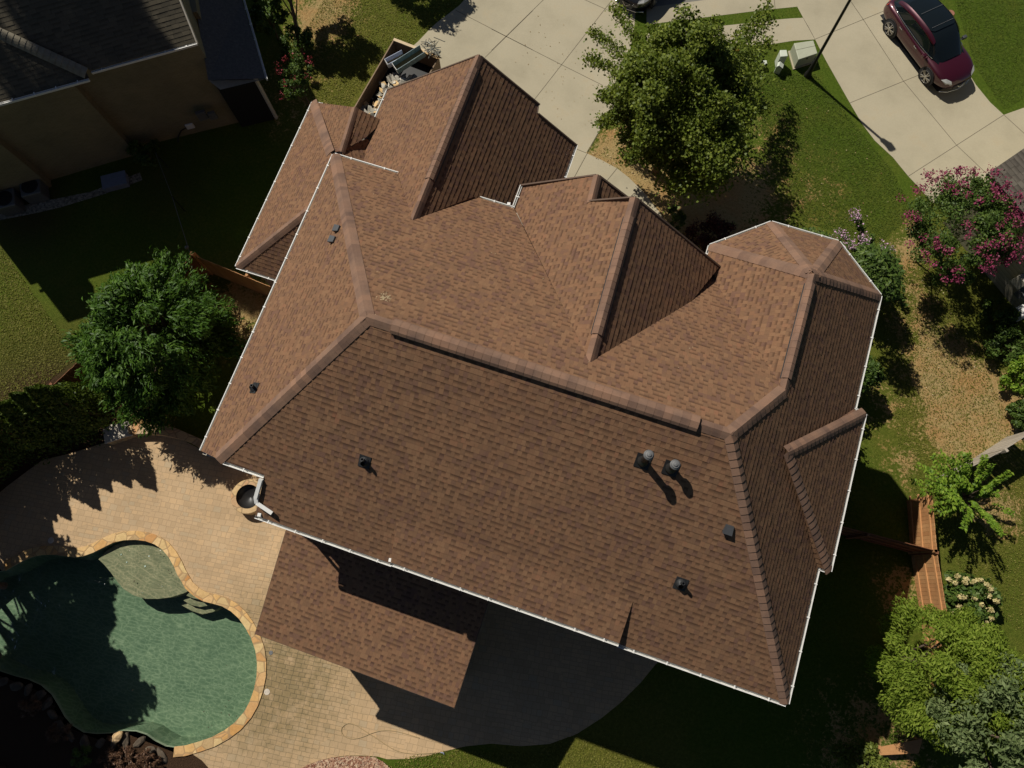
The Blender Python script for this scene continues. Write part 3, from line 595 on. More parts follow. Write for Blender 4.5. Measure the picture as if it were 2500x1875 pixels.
# gravel bed and stones
gb = PT(600, 1350, [(430,1659),(540,1612),(650,1583),(780,1566),(900,1566),(1000,1577),(1060,1610),(1110,1659),(1150,1720),(1100,1900),(350,1900),(250,1790)])
mb = MB(); mb.sheet(gb, 0.03); tag(mb.build('gravel_bed', M['gravel']), kind='structure')
mb = MB()
for i in range(1500):
    x = random.uniform(430, 1110); y = random.uniform(1570, 1700); q = TP(600, 1350, [(x, y)], 0.03)[0]
    if inside(gb, np.array([q.x]), np.array([q.y]))[0]:
        s = random.uniform(.02,.045); mb.box(q+Vector((0,0,s*.3)), (s*1.6, s, s*.8), rz=random.random()*3)
tag(mb.build('river_pebbles', M['gravel']), 'reddish brown river pebbles in the curved bed below the terrace', 'pebbles', kind='stuff')
gs = PT(0, 0, [(0,1620),(300,1560),(700,1480),(1080,1330),(1100,1390),(800,1500),(470,1600),(300,1640),(0,1700),(-400,1850),(-400,1700)])
mb = MB(); mb.sheet(gs, 0.01); tag(mb.build('gravel_strip', M['grey_gravel']), kind='structure')
# boulders along the planted side of the pool
bo_i = [i for i in range(42, k)]
def boulder(c, s, mat, seed):
    r_ = random.Random(seed); bm = bmesh.new(); bmesh.ops.create_icosphere(bm, subdivisions=2, radius=1)
    for v_ in bm.verts:
        f_ = 1+r_.uniform(-.18,.18); v_.co = Vector((v_.co.x*s[0], v_.co.y*s[1], v_.co.z*s[2]))*f_
    me = bpy.data.meshes.new('boulder'); bm.to_mesh(me); bm.free(); o = link('boulder', me, mat); o.location = c; o.rotation_euler = (0,0,r_.random()*3); return o
M['rock'] = plain('brown_rock', (0.085,0.065,0.045), 0.9, var=0.35, scale=5)
pts = smooth_path([Vector((*pool_out[i], 0)) for i in bo_i], 3)
dist = 0; lastp = None; cnt = 0
for p in pts:
    if lastp is not None and (p-lastp).length < 0.42: continue
    lastp = p
    if p.x < -22: continue
    o = boulder((p.x, p.y, 0.02), (random.uniform(.2,.32), random.uniform(.11,.18), random.uniform(.07,.13)), M['rock'], cnt); cnt += 1
    tag(o, 'rough brown edging rock in the shaded rim between pool and planting bed', 'rock', 'rocks edging the pool')
o = boulder((*PT(0,1350,[(930,1410)])[0], 0.2), (.22,.17,.12), M['palestone'], 77); tag(o, 'large pale rock catching the sun at the lower pool edge', 'rock')
# skimmer lids
for p, r, lab in (((2060,1072),.105,'white round lid with two finger holes beside the flagstone edge'), ((2090,770),.075,'small pale round lid below the corner of the porch roof')):
    q = TP(0, 1350, [p], 0.021)[0]; e_ = empty('skimmer_lid', q); tag(e_, lab, 'pool lid'); mb = MB(); mb.lathe(q, [(0,.012),(r,.012),(r*1.05,.0)], 24); mb.build('lid', M['slab'] if r > .1 else M['galv'], e_)
    for s in (-.04,.04): mb = MB(); mb.lathe(q+Vector((s,s*.4,.013)), [(0,.002),(.012,.002),(.012,0)], 8); mb.build('finger_hole', M['dark_void'], e_)
q = TP(0, 900, [(393,1326)], 0.021)[0]; e_ = empty('skimmer_lid', q); tag(e_, 'pale round lid between the shadow tips and the pool edge', 'pool lid'); mb = MB(); mb.lathe(q, [(0,.012),(.115,.012),(.12,.0)], 24); mb.build('lid', M['slab'], e_)
# curved retaining wall and bench slab
arc = smooth_path(TP(0, 900, [(985,512),(1100,502),(1250,512),(1400,548),(1500,590),(1640,680),(1750,760)], 0.42), 4)
arc2 = smooth_path(TP(0, 900, [(985,430),(1100,428),(1250,440),(1340,455),(1450,500),(1560,550),(1750,650)], 0.42), 4)
mb = MB()
for i in range(len(arc)-1):
    a, b, c_, d_ = arc[i], arc[i+1], arc2[i+1], arc2[i]
    mb.quad(a, b, c_, d_)
    for s, t_ in ((a, b), (d_, c_)): mb.quad(s, t_, (t_.x, t_.y, 0), (s.x, s.y, 0))
mb.quad(arc[0], arc2[0], (arc2[0].x, arc2[0].y, 0), (arc[0].x, arc[0].y, 0))
rw = empty('retaining_wall', (arc[0].x, arc[0].y, 0)); tag(rw, 'low curved seat wall with pale flagstone top above the terrace', 'wall')
mb.build('wall_cap', M['palestone'], rw)
ga = TP(0, 900, [(800,575),(785,470),(1025,405),(985,510)], 0.5)
be = empty('stone_step', ((ga[0]+ga[2])*0.5*Vector((1,1,0)) if False else Vector((ga[0].x, ga[0].y, 0)))); tag(be, 'pale stone slab step beside the curved seat wall, half in shadow', 'step')
pb = TP(0, 900, [(808,578),(790,470),(860,430),(985,405),(1025,415),(985,435),(990,500),(1022,508),(1020,515),(985,520)], 0.48)
mb = MB(); mb.prism([p.xy for p in pb], 0.40, 0.48); mb.build('slab', M['slab'], be, bevel=0.01)
mb = MB(); mb.prism([(p.x+(ga[3].x-p.x)*.06, p.y+(ga[3].y-p.y)*.06) for p in pb], 0.0, 0.399); mb.build('riser', M['palestone'], be)
# fire bowl with stone ring by the house corner
q = TP(0, 900, [(1925,990)], 0.35)[0]; fb = empty('fire_bowl', (q.x, q.y, 0)); tag(fb, 'round black bowl set in a golden stone ring at the house corner', 'fire bowl')
mb = MB(); mb.lathe((q.x, q.y, 0), [(.66,0),(.66,.5),(.64,.52),(.46,.52),(.46,.05)], 40); mb.build('stone_ring', M['palestone'], fb)
mb = MB(); mb.lathe((q.x, q.y, 0), [(.46,.49),(.44,.44),(.34,.3),(.0,.24)], 32); mb.build('bowl', M['black_metal'], fb, smooth=True)
# garden hose
hp = smooth_path(TP(600, 1350, [(1340,1428),(1250,1400),(1150,1375),(1060,1370),(980,1388),(900,1420),(830,1435),(770,1420),(740,1385),(745,1345),(790,1315),(850,1330),(920,1375),(1000,1425),(1080,1480),(1160,1525),(1240,1545),(1330,1550),(1420,1545),(1500,1538)], 0.035), 5)
hs = empty('garden_hose', (hp[0].x, hp[0].y, 0)); tag(hs, 'thin tan garden hose looped on the pavers near the grass', 'hose')
mb = MB(); mb.tube(hp, 0.011, 6); mb.build('hose', plain('tan_rubber', (0.3,0.22,0.11), 0.5), hs, smooth=True)
mb = MB(); e0 = hp[-1]; mb.tube([e0, e0+Vector((.06,.01,.0)), e0+Vector((.13,.02,.01)), e0+Vector((.15,-.02,.03))], [.014,.022,.02,.012], 8); mb.build('nozzle', plain('grey_blue_plastic', (0.22,0.24,0.3), 0.4), hs)
# ================================================================== MAIN HOUSE
house = empty('brown_house', (0, 0, 0)); tag(house, 'large house with brown shingled hips and gables and white gutters', 'house')
ZE, ZR = 8.9, 12.7
E_ = lambda x, y: at(x, y, ZE)
L1 = at(894, 776, ZR); R1 = at(1785.4, 1058, ZR); yr = (L1.y+R1.y)/2; L1.y = R1.y = yr
A0 = E_(623.7, 1257.6); BR = E_(1920.3, 1717.1); xR = BR.x; yB = (A0.y+BR.y)/2; A0.y = BR.y = yB
BL = E_(492, 1101); TL = E_(815.2, 376.6); xL = (BL.x+TL.x)/2; BL.x = TL.x = xL
C1e = E_(968.7, 424); yT = (C1e.y+TL.y)/2; TL.y = yT
kL = (ZR-ZE)/(L1.x-xL); kB = (ZR-ZE)/(yr-yB); kT = (ZR-ZE)/(yT-yr); kR = (ZR-ZE)/(xR-R1.x)
PL = (kL, 0, ZE-kL*xL); PB = (0, kB, ZE-kB*yB); PTp = (0, -kT, ZE+kT*yT); PR = (-kR, 0, ZE+kR*xR)
zon = lambda pl, x, y: Vector((x, y, pl[0]*x+pl[1]*y+pl[2]))
G0 = onpl((538, 1123), *PB); G1 = onpl((645.6, 1159.5), *PB); G0.y = G1.y = (G0.y+G1.y)/2; G0.z = G1.z = zon(PB, 0, G0.y).z
G0l = zon(PL, (G0.z-PL[2])/kL, G0.y)                                   # hip foot shared by both planes
W1 = onpl((1927, 910), *PR); W2 = onpl((1986.7, 668.4), *PR); zw = (W1.z+W2.z)/2; W1.z = W2.z = zw; W1.x = W2.x = (zw-PR[2])/PR[0]
W1 = zon(PR, W1.x, (zw-PTp[2])/PTp[1] if abs((zw-PTp[2])/PTp[1]-W1.y) < 0.5 else W1.y)
O1, O2, O3, O4 = E_(1734.8, 600), E_(1884, 543.4), E_(2046.8, 590.8), E_(2149.7, 721); O4.x = xR
kW = (zw-ZE)/(W1.x-O1.x); PW = (kW, 0, ZE-kW*O1.x)
IC = Vector((O1.x, yT, ZE))
GE = onpl((1008, 537), *PTp); D0 = onpl((1157, 480), *PTp); D1 = onpl((1255, 508), *PTp); G2E = onpl((1440.5, 883.5), *PTp); V2 = onpl((1687.3, 736.4), *PTp); C1 = onpl((968.7, 424), *PTp)
for p in (D0, D1, C1): p.y = yT; p.z = ZE
top_poly = [L1, R1, W1, IC, V2, G2E, D1, D0, GE, C1, TL]
left_poly = [BL, TL, L1, G0l]
bot_poly = [L1, G0l, G1, A0, BR, R1]
right_poly = [R1, BR, O4, W2, W1]
# centre gable
LCx = E_(1271, 452.5).x; LC = Vector((D1.x, E_(1276, 452).y, ZE)); kG = (G2E.z-ZE)/(G2E.x-D1.x); PGl = (kG, 0, ZE-kG*D1.x)
A2 = onpl((1551, 482), *PGl); A2.z = G2E.z; A2.x = G2E.x+(-0.12); A2 = at(1551, 482, G2E.z); J = onpl((1443.7, 490.5), *PGl); A2b = onpl((1459.5, 427), *PGl)
kG2 = kG*0.98; PGr = (-kG2, 0, G2E.z+kG2*G2E.x); P3 = onpl((1755.4, 652.5), *PGr)
P3 = onpl((1755.4, 652.5), *PW)+Vector((0,0,.05)); zb = (A2b.z+J.z)/2; PGbr = (-kG2, 0, zb+kG2*((A2b.x+J.x)/2)); R2b = onpl((1529, 479.4), *PGbr); R2c = zon(PGbr, R2b.x, R2b.y-1.2); Jx = Vector((J.x, J.y-0.8, J.z))
gl_poly = [G2E, A2, J, A2b, LC, D1]
gr_poly = [A2, G2E, V2]; gr2_poly = [A2, V2, P3]
gb_poly = [A2b, Jx, R2c, R2b]
# garage wing
kA = 0.92; PAl = (kA, 0, GE.z-kA*GE.x); PAr = (-1.02, 0, GE.z+1.02*GE.x)
GA = onpl((1170, 134.5), *PAl); GA.z = GE.z; GA = at(1170, 134.5, GE.z)
gL1 = onpl((950, 218), *PAl); gL2 = onpl((870, 392), *PAl); gx = (gL1.x+gL2.x)/2; gL1.x = gx; zl = zon(PAl, gx, 0).z; gL1.z = zl
gL3 = Vector((gx, yT-0.25, zl)); gC = zon(PAl, C1.x-0.15, yT-0.25)
S1, S2, gR1 = onpl((1314, 253), *PAr), onpl((1311, 275), *PAr), onpl((1405.7, 353), *PAr); gR2 = Vector((gR1.x, yT-0.3, gR1.z)); gD0 = onpl((1157, 480), *PAr); gRm = zon(PAr, gD0.x, yT-0.3)
ga_l = [GE, GA, gL1, gL3, gC]; ga_r = [GA, GE, gD0, gR2, gR1, S2, S1]
# left lower wing
ZW = 5.6
wB = at(579, 651, ZW); wT = at(763, 249, ZW); wx = (wB.x+wT.x)/2; kV = 0.85; PV = (kV, 0, ZW-kV*wx); wB.x = wT.x = wx
hipT = onpl((744, 518), *PV); hx = xL+0.25; sB = (hipT.z-ZW)/(hipT.y-wB.y); PVb = (0, sB, ZW-sB*wB.y)
hT2 = zon(PV, hx, wB.y+(zon(PV, hx, 0).z-ZW)/sB)
wE = at(680, 682.6, ZW); wE.y = wB.y; wE2 = Vector((hx, wB.y, ZW)); 
hU = onpl((806, 373), *PV); hU2 = zon(PV, hx, hU.y+(hx-hU.x)*-1.0)
w_left = [wB, wT, hU, zon(PV, hx, hU.y-0.6), hT2]
w_bot = [wB, hT2, wE2]
zg = onpl((867, 262), *PV).z
gT = at(867, 262, hU.z); gB = at(834, 369, hU.z)
sT = (hU.z-ZW)/(wT.y-hU.y) ; PVt = (0, -sT, ZW+sT*wT.y)
n1_ = at(804, 260, ZW+0.05); w_top = [wT, n1_, gT, gB, hU]
kg = 0.95; PVr = (-kg, 0, hU.z+kg*gB.x); r1 = onpl((911, 282), *PVr); r2 = onpl((894, 335), *PVr); r2b = onpl((920,360), *PVr)
w_gr = [gT, gB, r2, r1+(r1-gT)*.6]
PVf = (0, -0.7, 0); lf = [at(834, 369, hU.z-0.05), onpl((892, 336), *PVr)-Vector((0,0,.06)), Vector((gx+.5, yT+1.9, zl-0.15)), Vector((gx+1.2, yT-0.2, zl+.3)), Vector((xL+0.3, yT-0.2, hU.z+0.6))]
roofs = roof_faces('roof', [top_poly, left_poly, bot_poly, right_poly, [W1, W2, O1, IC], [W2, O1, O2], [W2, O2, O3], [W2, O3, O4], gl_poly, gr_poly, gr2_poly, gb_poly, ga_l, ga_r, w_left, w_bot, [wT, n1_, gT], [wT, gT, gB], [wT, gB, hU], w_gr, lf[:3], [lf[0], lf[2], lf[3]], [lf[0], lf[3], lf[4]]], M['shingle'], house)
nrm = lambda pl: Vector((-pl[0], -pl[1], 1)).normalized()
NL, NB, NTt, NR, NW = map(nrm, (PL, PB, PTp, PR, PW))
def fn(P): return plane_axes([Vector(p) for p in P])[0]
# hip and ridge caps
cap('hip_cap', G0l, L1, NL, NB, 0.2, M['cap'], house); cap('hip_cap', TL, L1, NL, NTt, 0.2, M['cap'], house)
cap('hip_cap', BR, R1, NB, NR, 0.165, M['cap'], house); cap('ridge_cap', L1, R1, NTt, NB, 0.17, M['cap'], house); cap('hip_cap', W1, R1, NTt, NR, 0.19, M['cap'], house)
cap('ridge_cap', W2, W1, NW, NR, 0.16, M['cap'], house)
f1, f2, f3 = fn([W2,O1,O2]), fn([W2,O2,O3]), fn([W2,O3,O4])
cap('hip_cap', O1, O1+(W2-O1)*.96, NW, f1, 0.17, M['cap'], house, lift=0.02); cap('hip_cap', O2, O2+(W2-O2)*.96, f1, f2, 0.17, M['cap'], house, lift=0.02); cap('hip_cap', O3, O3+(W2-O3)*.96, f2, f3, 0.17, M['cap'], house, lift=0.02); cap('hip_cap', O4, W2, f3, NR, 0.17, M['cap'], house)
ng, nr_ = nrm(PGl), nrm(PGr); cap('ridge_cap', A2, G2E, ng, nr_, 0.17, M['cap'], house); cap('ridge_cap', A2b, J, ng, nr_, 0.15, M['cap'], house)
na, nb_ = nrm(PAl), nrm(PAr); cap('ridge_cap', GA, GE, na, nb_, 0.17, M['cap'], house)
nv = nrm(PV); cap('hip_cap', wB, hT2, nv, nrm(PVb), 0.17, M['cap'], house); cap('hip_cap', wT, hU, nv, fn(w_top), 0.17, M['cap'], house, lift=0.02); cap('ridge_cap', gT, gB, fn(w_top), nrm(PVr), 0.13, M['cap'], house)
def along(a, b, t): return a+(b-a)*t
ridge_vent('ridge_vent', along(L1, R1, 0.075), along(L1, R1, 0.915), NTt, NB, 0.165, M['cap'], house)
ridge_vent('ridge_vent', along(A2, G2E, 0.12), along(A2, G2E, 0.84), ng, nr_, 0.17, M['cap'], house, rise=.03)
ridge_vent('ridge_vent', along(GA, GE, 0.08), along(GA, GE, 0.76), na, nb_, 0.18, M['cap'], house, rise=.03)
ridge_vent('ridge_vent', along(W2, W1, 0.08), along(W2, W1, 0.9), NW, NR, 0.16, M['cap'], house, rise=.03)
# low hipped bump on the right slope
E1, E2 = E_(2110, 1009), E_(2024.7, 1393.7); E1.x = E2.x = (E1.x+E2.x)/2
Q = onpl((1923.4, 1104), PR[0], PR[1], PR[2]+0.22)
e1m, e2m = Vector((xR-0.02, E1.y, ZE+0.02)), Vector((xR-0.02, E2.y, ZE+0.02))
tri = [E1, E2, Q]; roof_faces('roof', [tri, [E1, Q, e1m], [E2, e2m, Q]], M['shingle'], house)
cap('hip_cap', E1, Q, fn(tri), (fn([E1,Q,e1m])+NR*1.5+Vector((-0.2,.6,.8))).normalized(), 0.17, M['cap'], house, lift=0.035); cap('hip_cap', E2, Q, fn(tri), (NR+Vector((0,-.35,0))).normalized(), 0.15, M['cap'], house)
# raised lower section over the bay at the back
H0, H1 = onpl((967, 1277), *PB), onpl((1549, 1458), *PB); e0, e1 = at(955, 1370, ZE+0.24), at(1511, 1573, ZE+0.24); ym = (e0.y+e1.y)/2; e0.y = e1.y = ym; H0.y = H1.y = (H0.y+H1.y)/2; H0.z = H1.z = zon(PB, 0, H0.y).z+.012
roof_faces('roof', [[H0, H1, e1, e0]], M['shingle'], house)
b0, b1 = zon(PB, e0.x, e0.y), zon(PB, e1.x, e1.y)
mb = MB(); mb.quad(H1, e1, b1-Vector((0,0,.1)), zon(PB, H1.x, H1.y)); mb.build('cheek', M['cap'], house); mb = MB(); mb.quad(H0, e0, b0-Vector((0,0,.1)), zon(PB, H0.x, H0.y)); mb.build('cheek', M['cap'], house)
# roof undersides / soffits and fascias, walls
z1 = ZE-0.16
mb = MB()
foot = [(xL+.35, G0.y+.3), (A0.x+.12, G0.y+.3), (A0.x+.12, yB+.35), (xR-.35, yB+.35), (xR-.35, E2.y+.1), (E1.x-.35, E2.y+.1), (E1.x-.35, E1.y-.2), (xR-.35, E1.y-.2), (O4.x-.35, O4.y-.1), (O3.x-.15, O3.y-.35), (O2.x+.1, O2.y-.35), (O1.x+.35, O1.y-.15), (O1.x+.35, yT-.35), (P3.x-.3, yT-.35), (P3.x-.3, 9.2), (R2b.x-.2, 9.2), (R2b.x-.2, R2b.y-.35), (LC.x+.35, LC.y-.35), (D1.x+.35, yT-.35), (xL+.35, yT-.35)]
mb.prism(foot, 0, z1); mb.build('wall', M['house_brick'], house)
mb = MB(); mb.prism([(gx+.3, yT-.4), (gR1.x-.3, yT-.4), (gR1.x-.3, gR1.y-.35), (gx+.3, gL1.y-.35)], 0, zl-0.16); mb.build('wall', M['house_brick'], house)
mb = MB(); mb.prism([(wx+.3, wB.y+.3), (xL+.33, wB.y+.3), (xL+.33, yT), (gx+.28, yT), (gx+.28, wT.y-1.0), (n1_.x, wT.y-.5), (wx+.3, wT.y-.4)], 0, ZW-0.16); mb.build('wall', M['house_brick'], house)
def soff(pts, z):
    mb = MB(); mb.sheet([p[:2] for p in pts], z); return mb.build('soffit', M['fascia'], house)
soff([(xL, G0.y), (A0.x, G0.y), (A0.x, yB), (xR, yB), (xR, E2.y), (E1.x, E2.y), (E1.x, E1.y), (xR, E1.y), (O4.x, O4.y), (O3.x, O3.y), (O2.x, O2.y), (O1.x, O1.y), (O1.x, yT), (P3.x, yT), (D1.x, yT), (xL, yT)], z1+.01)
soff([(gx, yT-.3), (gR1.x, yT-.3), (gR1.x, gR1.y), (GA.x, GA.y-.1), (gx, gL1.y)], zl-.15)
soff([(wx, wB.y), (xL+.3, wB.y), (xL+.3, yT), (gx+.2, yT), (n1_.x, wT.y), (wx, wT.y)], ZW-.15)
# gable end walls
def gable(pts, back=0.25):
    mb = MB(); P = [Vector(p)-Vector((0, back, 0.12)) for p in pts]; mb.quad(*P); return mb.build('gable_wall', M['house_brick'], house)
gable([GA, gL1, gR1]); gable([A2, Vector((J.x-1.2, J.y, J.z-1.4)), Vector((J.x-1.2, J.y, ZE-.3)), Vector((P3.x, P3.y, ZE-.3)), P3]); gable([A2b, LC, Vector((LC.x, LC.y, z1)), Vector((R2b.x, R2b.y, z1)), R2b])
def rake(pts, w_=0.05, h=0.18):
    for a, b in zip(pts[:-1], pts[1:]):
        mb = MB(); mb.beam(Vector(a)-Vector((0,0,h/2)), Vector(b)-Vector((0,0,h/2)), w_, h); mb.build('rake_board', M['shingle_trim'], house)
M['shingle_trim'] = plain('brown_trim', (0.1,0.065,0.045), 0.7)
rake([gL1, GA, S1]); rake([S1, S2]); rake([S2, gR1]); rake([J, A2, P3]); rake([LC, A2b, R2b])
mb = MB(); mb.quad(GE, gD0, gD0-Vector((0,0,.9)), GE-Vector((0,0,.3))); mb.build('step_wall', M['cap'], house)
# gutters
gutter('gutter', BL, TL, house, (-1, 0)); gutter('gutter', TL, Vector((C1.x+.12, yT, ZE)), house, (0, 1))
gutter('gutter', G0+Vector((.1,0,0)), G1, house, (0, -1), wd=.13)
gutter('gutter', A0, Vector((e0.x, yB, ZE)), house, (0, -1), wd=.13); gutter('gutter', e0, e1, house, (0, -1), wd=.13); gutter('gutter', Vector((e1.x, yB, ZE)), BR, house, (0, -1), wd=.13)
gutter('gutter', Vector((xR, E2.y, ZE)), BR, house, (1, 0), wd=.12); gutter('gutter', E1, E2, house, (1, 0), wd=.12); gutter('gutter', O4, Vector((xR, E1.y, ZE)), house, (1, 0), wd=.12)
gutter('gutter', Vector((xR, E1.y, ZE)), E1, house, (0, 1), brackets=False); gutter('gutter', Vector((xR+.05, E2.y, ZE)), E2, house, (0, -1), brackets=False)
gutter('gutter', O1, O2, house, (-.64, .76)); gutter('gutter', O2, O3, house, (0.02, 1)); gutter('gutter', O3, O4, house, (.7, .7)); gutter('gutter', O1, IC+Vector((0,.1,0)), house, (-1, 0))
gutter('gutter', D0, D1, house, (0, 1)); gutter('gutter', D1, LC, house, (-1, 0))
gutter('gutter', gL1, gL3, house, (-1, 0)); gutter('gutter', gR1, gR2, house, (1, 0))
gutter('gutter', wB, wT, house, (-1, 0)); gutter('gutter', wT, Vector((n1_.x, wT.y, ZW)), house, (0, 1)); gutter('gutter', wB, Vector((xL+.1, wB.y, ZW)), house, (0, -1))
# downspouts
ds = [G1+Vector((.02,-.1,-.05)), G1+Vector((.02,-.14,-.55))]
p0 = onpl(T(125,855,600,900), *PB)+Vector((0,0,.06)); p1 = onpl(T(88,1000,600,900), *PB)+Vector((0,0,.1)); p2 = onpl(T(97,1040,600,900), *PB)+Vector((0,0,.12)); p3 = onpl(T(217,1120,600,900), *PB)+Vector((0,0,.14))
mb = MB()
for a, b in ((p0, p1), (p1, p2), (p2, p3)): mb.beam(a, b, .1, .075)
mb.build('downspout', M['white'], house)
mb = MB(); q = A0+Vector((.12,.25,-.1)); mb.box((q.x, q.y, q.z/2+.1), (.08,.06,q.z-.2)); mb.build('downspout', M['white'], house)
for q in (Vector((xR+.06, E2.y-.15, 0)), Vector((xL-.06, yT-.3, 0)), Vector((xR+.06, E1.y+.2, 0))):
    mb = MB(); mb.box((q.x, q.y, ZE/2), (.07,.09,ZE-.2)); mb.build('downspout', M['white'], house)
for tp_, pl in (((1120,1478,600,900), PB), ((2030,1580,600,0), PTp), ((110,1130,600,900), PB)):
    q = onpl(T(*tp_), *pl); mb = MB(); mb.box(q+Vector((0,0,.03)), (.1,.1,.08), rz=.2); mb.build('downspout_elbow', M['white'], house, bevel=.012)
# vents standing on the slopes
def frame(n_):
    n_ = Vector(n_); u = Vector((0,0,1)).cross(n_).normalized(); return Matrix((u, n_.cross(u), n_)).transposed()
def boot(px, pl, h=.32):
    q = onpl(px, *pl); n_ = nrm(pl); mb = MB(); Mx = frame(n_); mb.box(q+n_*.02, (.3,.34,.012), M=Mx)
    mb.lathe(q, [(.14,.02),(.12,.06),(.075,.12),(.06,.14)], 16, M=Mx); o = mb.build('pipe_boot', M['black_rubber'], house, smooth=False)
    mb = MB(); mb.lathe(q-Vector((0,0,.02)), [(.042,0),(.042,h),(.03,h),(.03,h-.1),(0,h-.1)], 14); mb.build('vent_pipe', M['black_rubber'], o)
boot(T(72,1572,600,450), PL, .3); boot(T(918,715,600,900), PB, .34); boot(T(1460,235,1200,1350), PB, .34)
def flue(px, pl, h):
    q = onpl(px, *pl); n_ = nrm(pl); mb = MB(); mb.box(q+n_*.02, (.5,.5,.014), M=frame(n_)); mb.lathe(q-Vector((0,0,.25)), [(.22,0),(.2,.3),(.125,.45),(.12,h)], 20); o = mb.build('flue_pipe', M['black_metal'], house, smooth=False)
    z0 = q.z-.25+h; mb = MB(); mb.lathe((q.x, q.y, z0), [(.12,-.02),(.17,.02),(.17,.14),(.205,.16),(.205,.19),(.14,.215),(.13,.235),(.07,.24),(.065,.26),(0,.265)], 24); mb.build('flue_cap', M['galv'], o)
def tall(px, pl, h):          # px = cap centre; walk back to its foot on the slope
    c_ = ray(*px); best = None
    for i in range(700):
        z = 9+i*.01; p = at(px[0], px[1], z); g_ = zon(pl, p.x, p.y).z
        if abs((z-g_)-h) < .011: return p
    return at(px[0], px[1], 12)
for px, h in ((T(1220,660,1200,900), .95), (T(1425,735,1200,900), .62)):
    p = tall(px, PB, h); g_ = zon(PB, p.x, p.y)
    n_ = nrm(PB); mb = MB(); mb.box(g_+n_*.02, (.34,.36,.012), M=frame(n_)); mb.lathe(g_-Vector((0,0,.2)), [(.14,0),(.13,.26),(.075,.34),(.07,h)], 20); o = mb.build('flue_pipe', M['black_metal'], house)
    z0 = g_.z+h-.2; mb = MB(); mb.lathe((p.x, p.y, z0), [(.075,-.02),(.095,.0),(.115,.04),(.115,.1),(.09,.12),(.085,.14),(.05,.145),(.045,.17),(0,.175)], 24); mb.build('flue_cap', M['galv'], o)
def slant(px, pl, s=.3, w_=.34):
    q = onpl(px, *pl); n_ = nrm(pl); Mx = frame(n_); mb = MB(); c = [(-w_/2,-s/2,.13),(w_/2,-s/2,.13),(w_/2*.85,s/2,.06),(-w_/2*.85,s/2,.06)]; b = [(-w_/2,-s/2,.01),(w_/2,-s/2,.01),(w_/2*.85,s/2,.01),(-w_/2*.85,s/2,.01)]
    C_ = [q+Mx@Vector(v) for v in c]; B_ = [q+Mx@Vector(v) for v in b]; mb.quad(*C_)
    for i in range(4): mb.quad(C_[i], C_[(i+1) % 4], B_[(i+1) % 4], B_[i])
    mb.build('slant_vent', M['black_plastic'], house, bevel=.015)
M['black_plastic'] = plain('dark_grey_plastic', (0.05,0.052,0.055), 0.4)
slant(T(715,348,600,450), PL, .17, .2); slant(T(680,432,600,450), PL, .17, .2); slant(T(1828,1232,1200,900), PB, .2, .22)
mb = MB()
for i in range(90):
    px = (random.uniform(830,1700), random.uniform(450,900)); q = onpl(px, *PTp)
    if not inside([(p.x, p.y) for p in top_poly], np.array([q.x]), np.array([q.y]))[0]: continue
    q += NTt*.02; a = random.random()*3; s_ = random.uniform(.006,.022); mb.quad(*[q+frame(NTt)@Vector((math.cos(a+j*1.57)*s_*(1 if j % 2 else .4), math.sin(a+j*1.57)*s_*(1 if j % 2 else .4), 0)) for j in range(4)])
for i in range(60):
    q = onpl((random.gauss(941,9), random.gauss(726,5)), *PTp)+NTt*.02; a = random.random()*3; s_ = random.uniform(.01,.03); mb.quad(*[q+frame(NTt)@Vector((math.cos(a+j*1.57)*s_*(1 if j % 2 else .4), math.sin(a+j*1.57)*s_*(1 if j % 2 else .4), 0)) for j in range(4)])
tag(mb.build('roof_litter', plain('pale_chip', (.5,.4,.24), .8)), 'tiny pale chips and straw bits scattered on the street side slope', 'litter', kind='stuff')
# porch roof at the back with posts
pc = [at(*T(75,620,600,1350), 5.2), at(*T(1605,1195,600,1350), 5.2)]; yp = (pc[0].y+pc[1].y)/2
pr = at(*T(1782,657,600,1350), 6.6); kp = 0.32; PP = (0, kp, 5.2-kp*yp); pr = onpl(T(1782,657,600,1350), *PP)
px0 = pc[0].x; px1 = (pc[1].x+pr.x)/2; p_a, p_b = Vector((px0, yp, 5.2)), Vector((px1, yp, 5.2)); ytop = min(yB+.5, 2.0)
roof_faces('porch_roof', [[p_a, p_b, zon(PP, px1, ytop), zon(PP, px0, ytop)]], M['shingle'], house)
mb = MB(); mb.quad(*[p-Vector((0,0,.16)) for p in (p_a, p_b, zon(PP, px1, ytop), zon(PP, px0, ytop))]); mb.build('soffit', M['fascia'], house)
for a, b in ((p_a, p_b), (p_a, zon(PP, px0, ytop)), (p_b, zon(PP, px1, ytop))):
    mb = MB(); mb.beam(a-Vector((0,0,.09)), b-Vector((0,0,.09)), .03, .17); mb.build('rake_board', M['shingle_trim'], house)
for x in (px0+.3, (px0+px1)/2, px1-.3):
    mb = MB(); mb.box((x, yp+.3, 2.45), (.22,.22,4.9)); mb.build('porch_post', M['fascia'], house, bevel=.01)
mb = MB(); mb.prism([(px0+.36, yp+.38), (px1-.36, yp+.38), (px1-.36, yB+.4), (px0+.36, yB+.4)], 0, 4.75); mb.build('screen_wall', M['fascia'], house)
mb = MB(); mb.box(((px0+px1)/2, yp+.3, 4.87), (px1-px0-.3, .2, .25)); mb.build('porch_beam', M['fascia'], house)
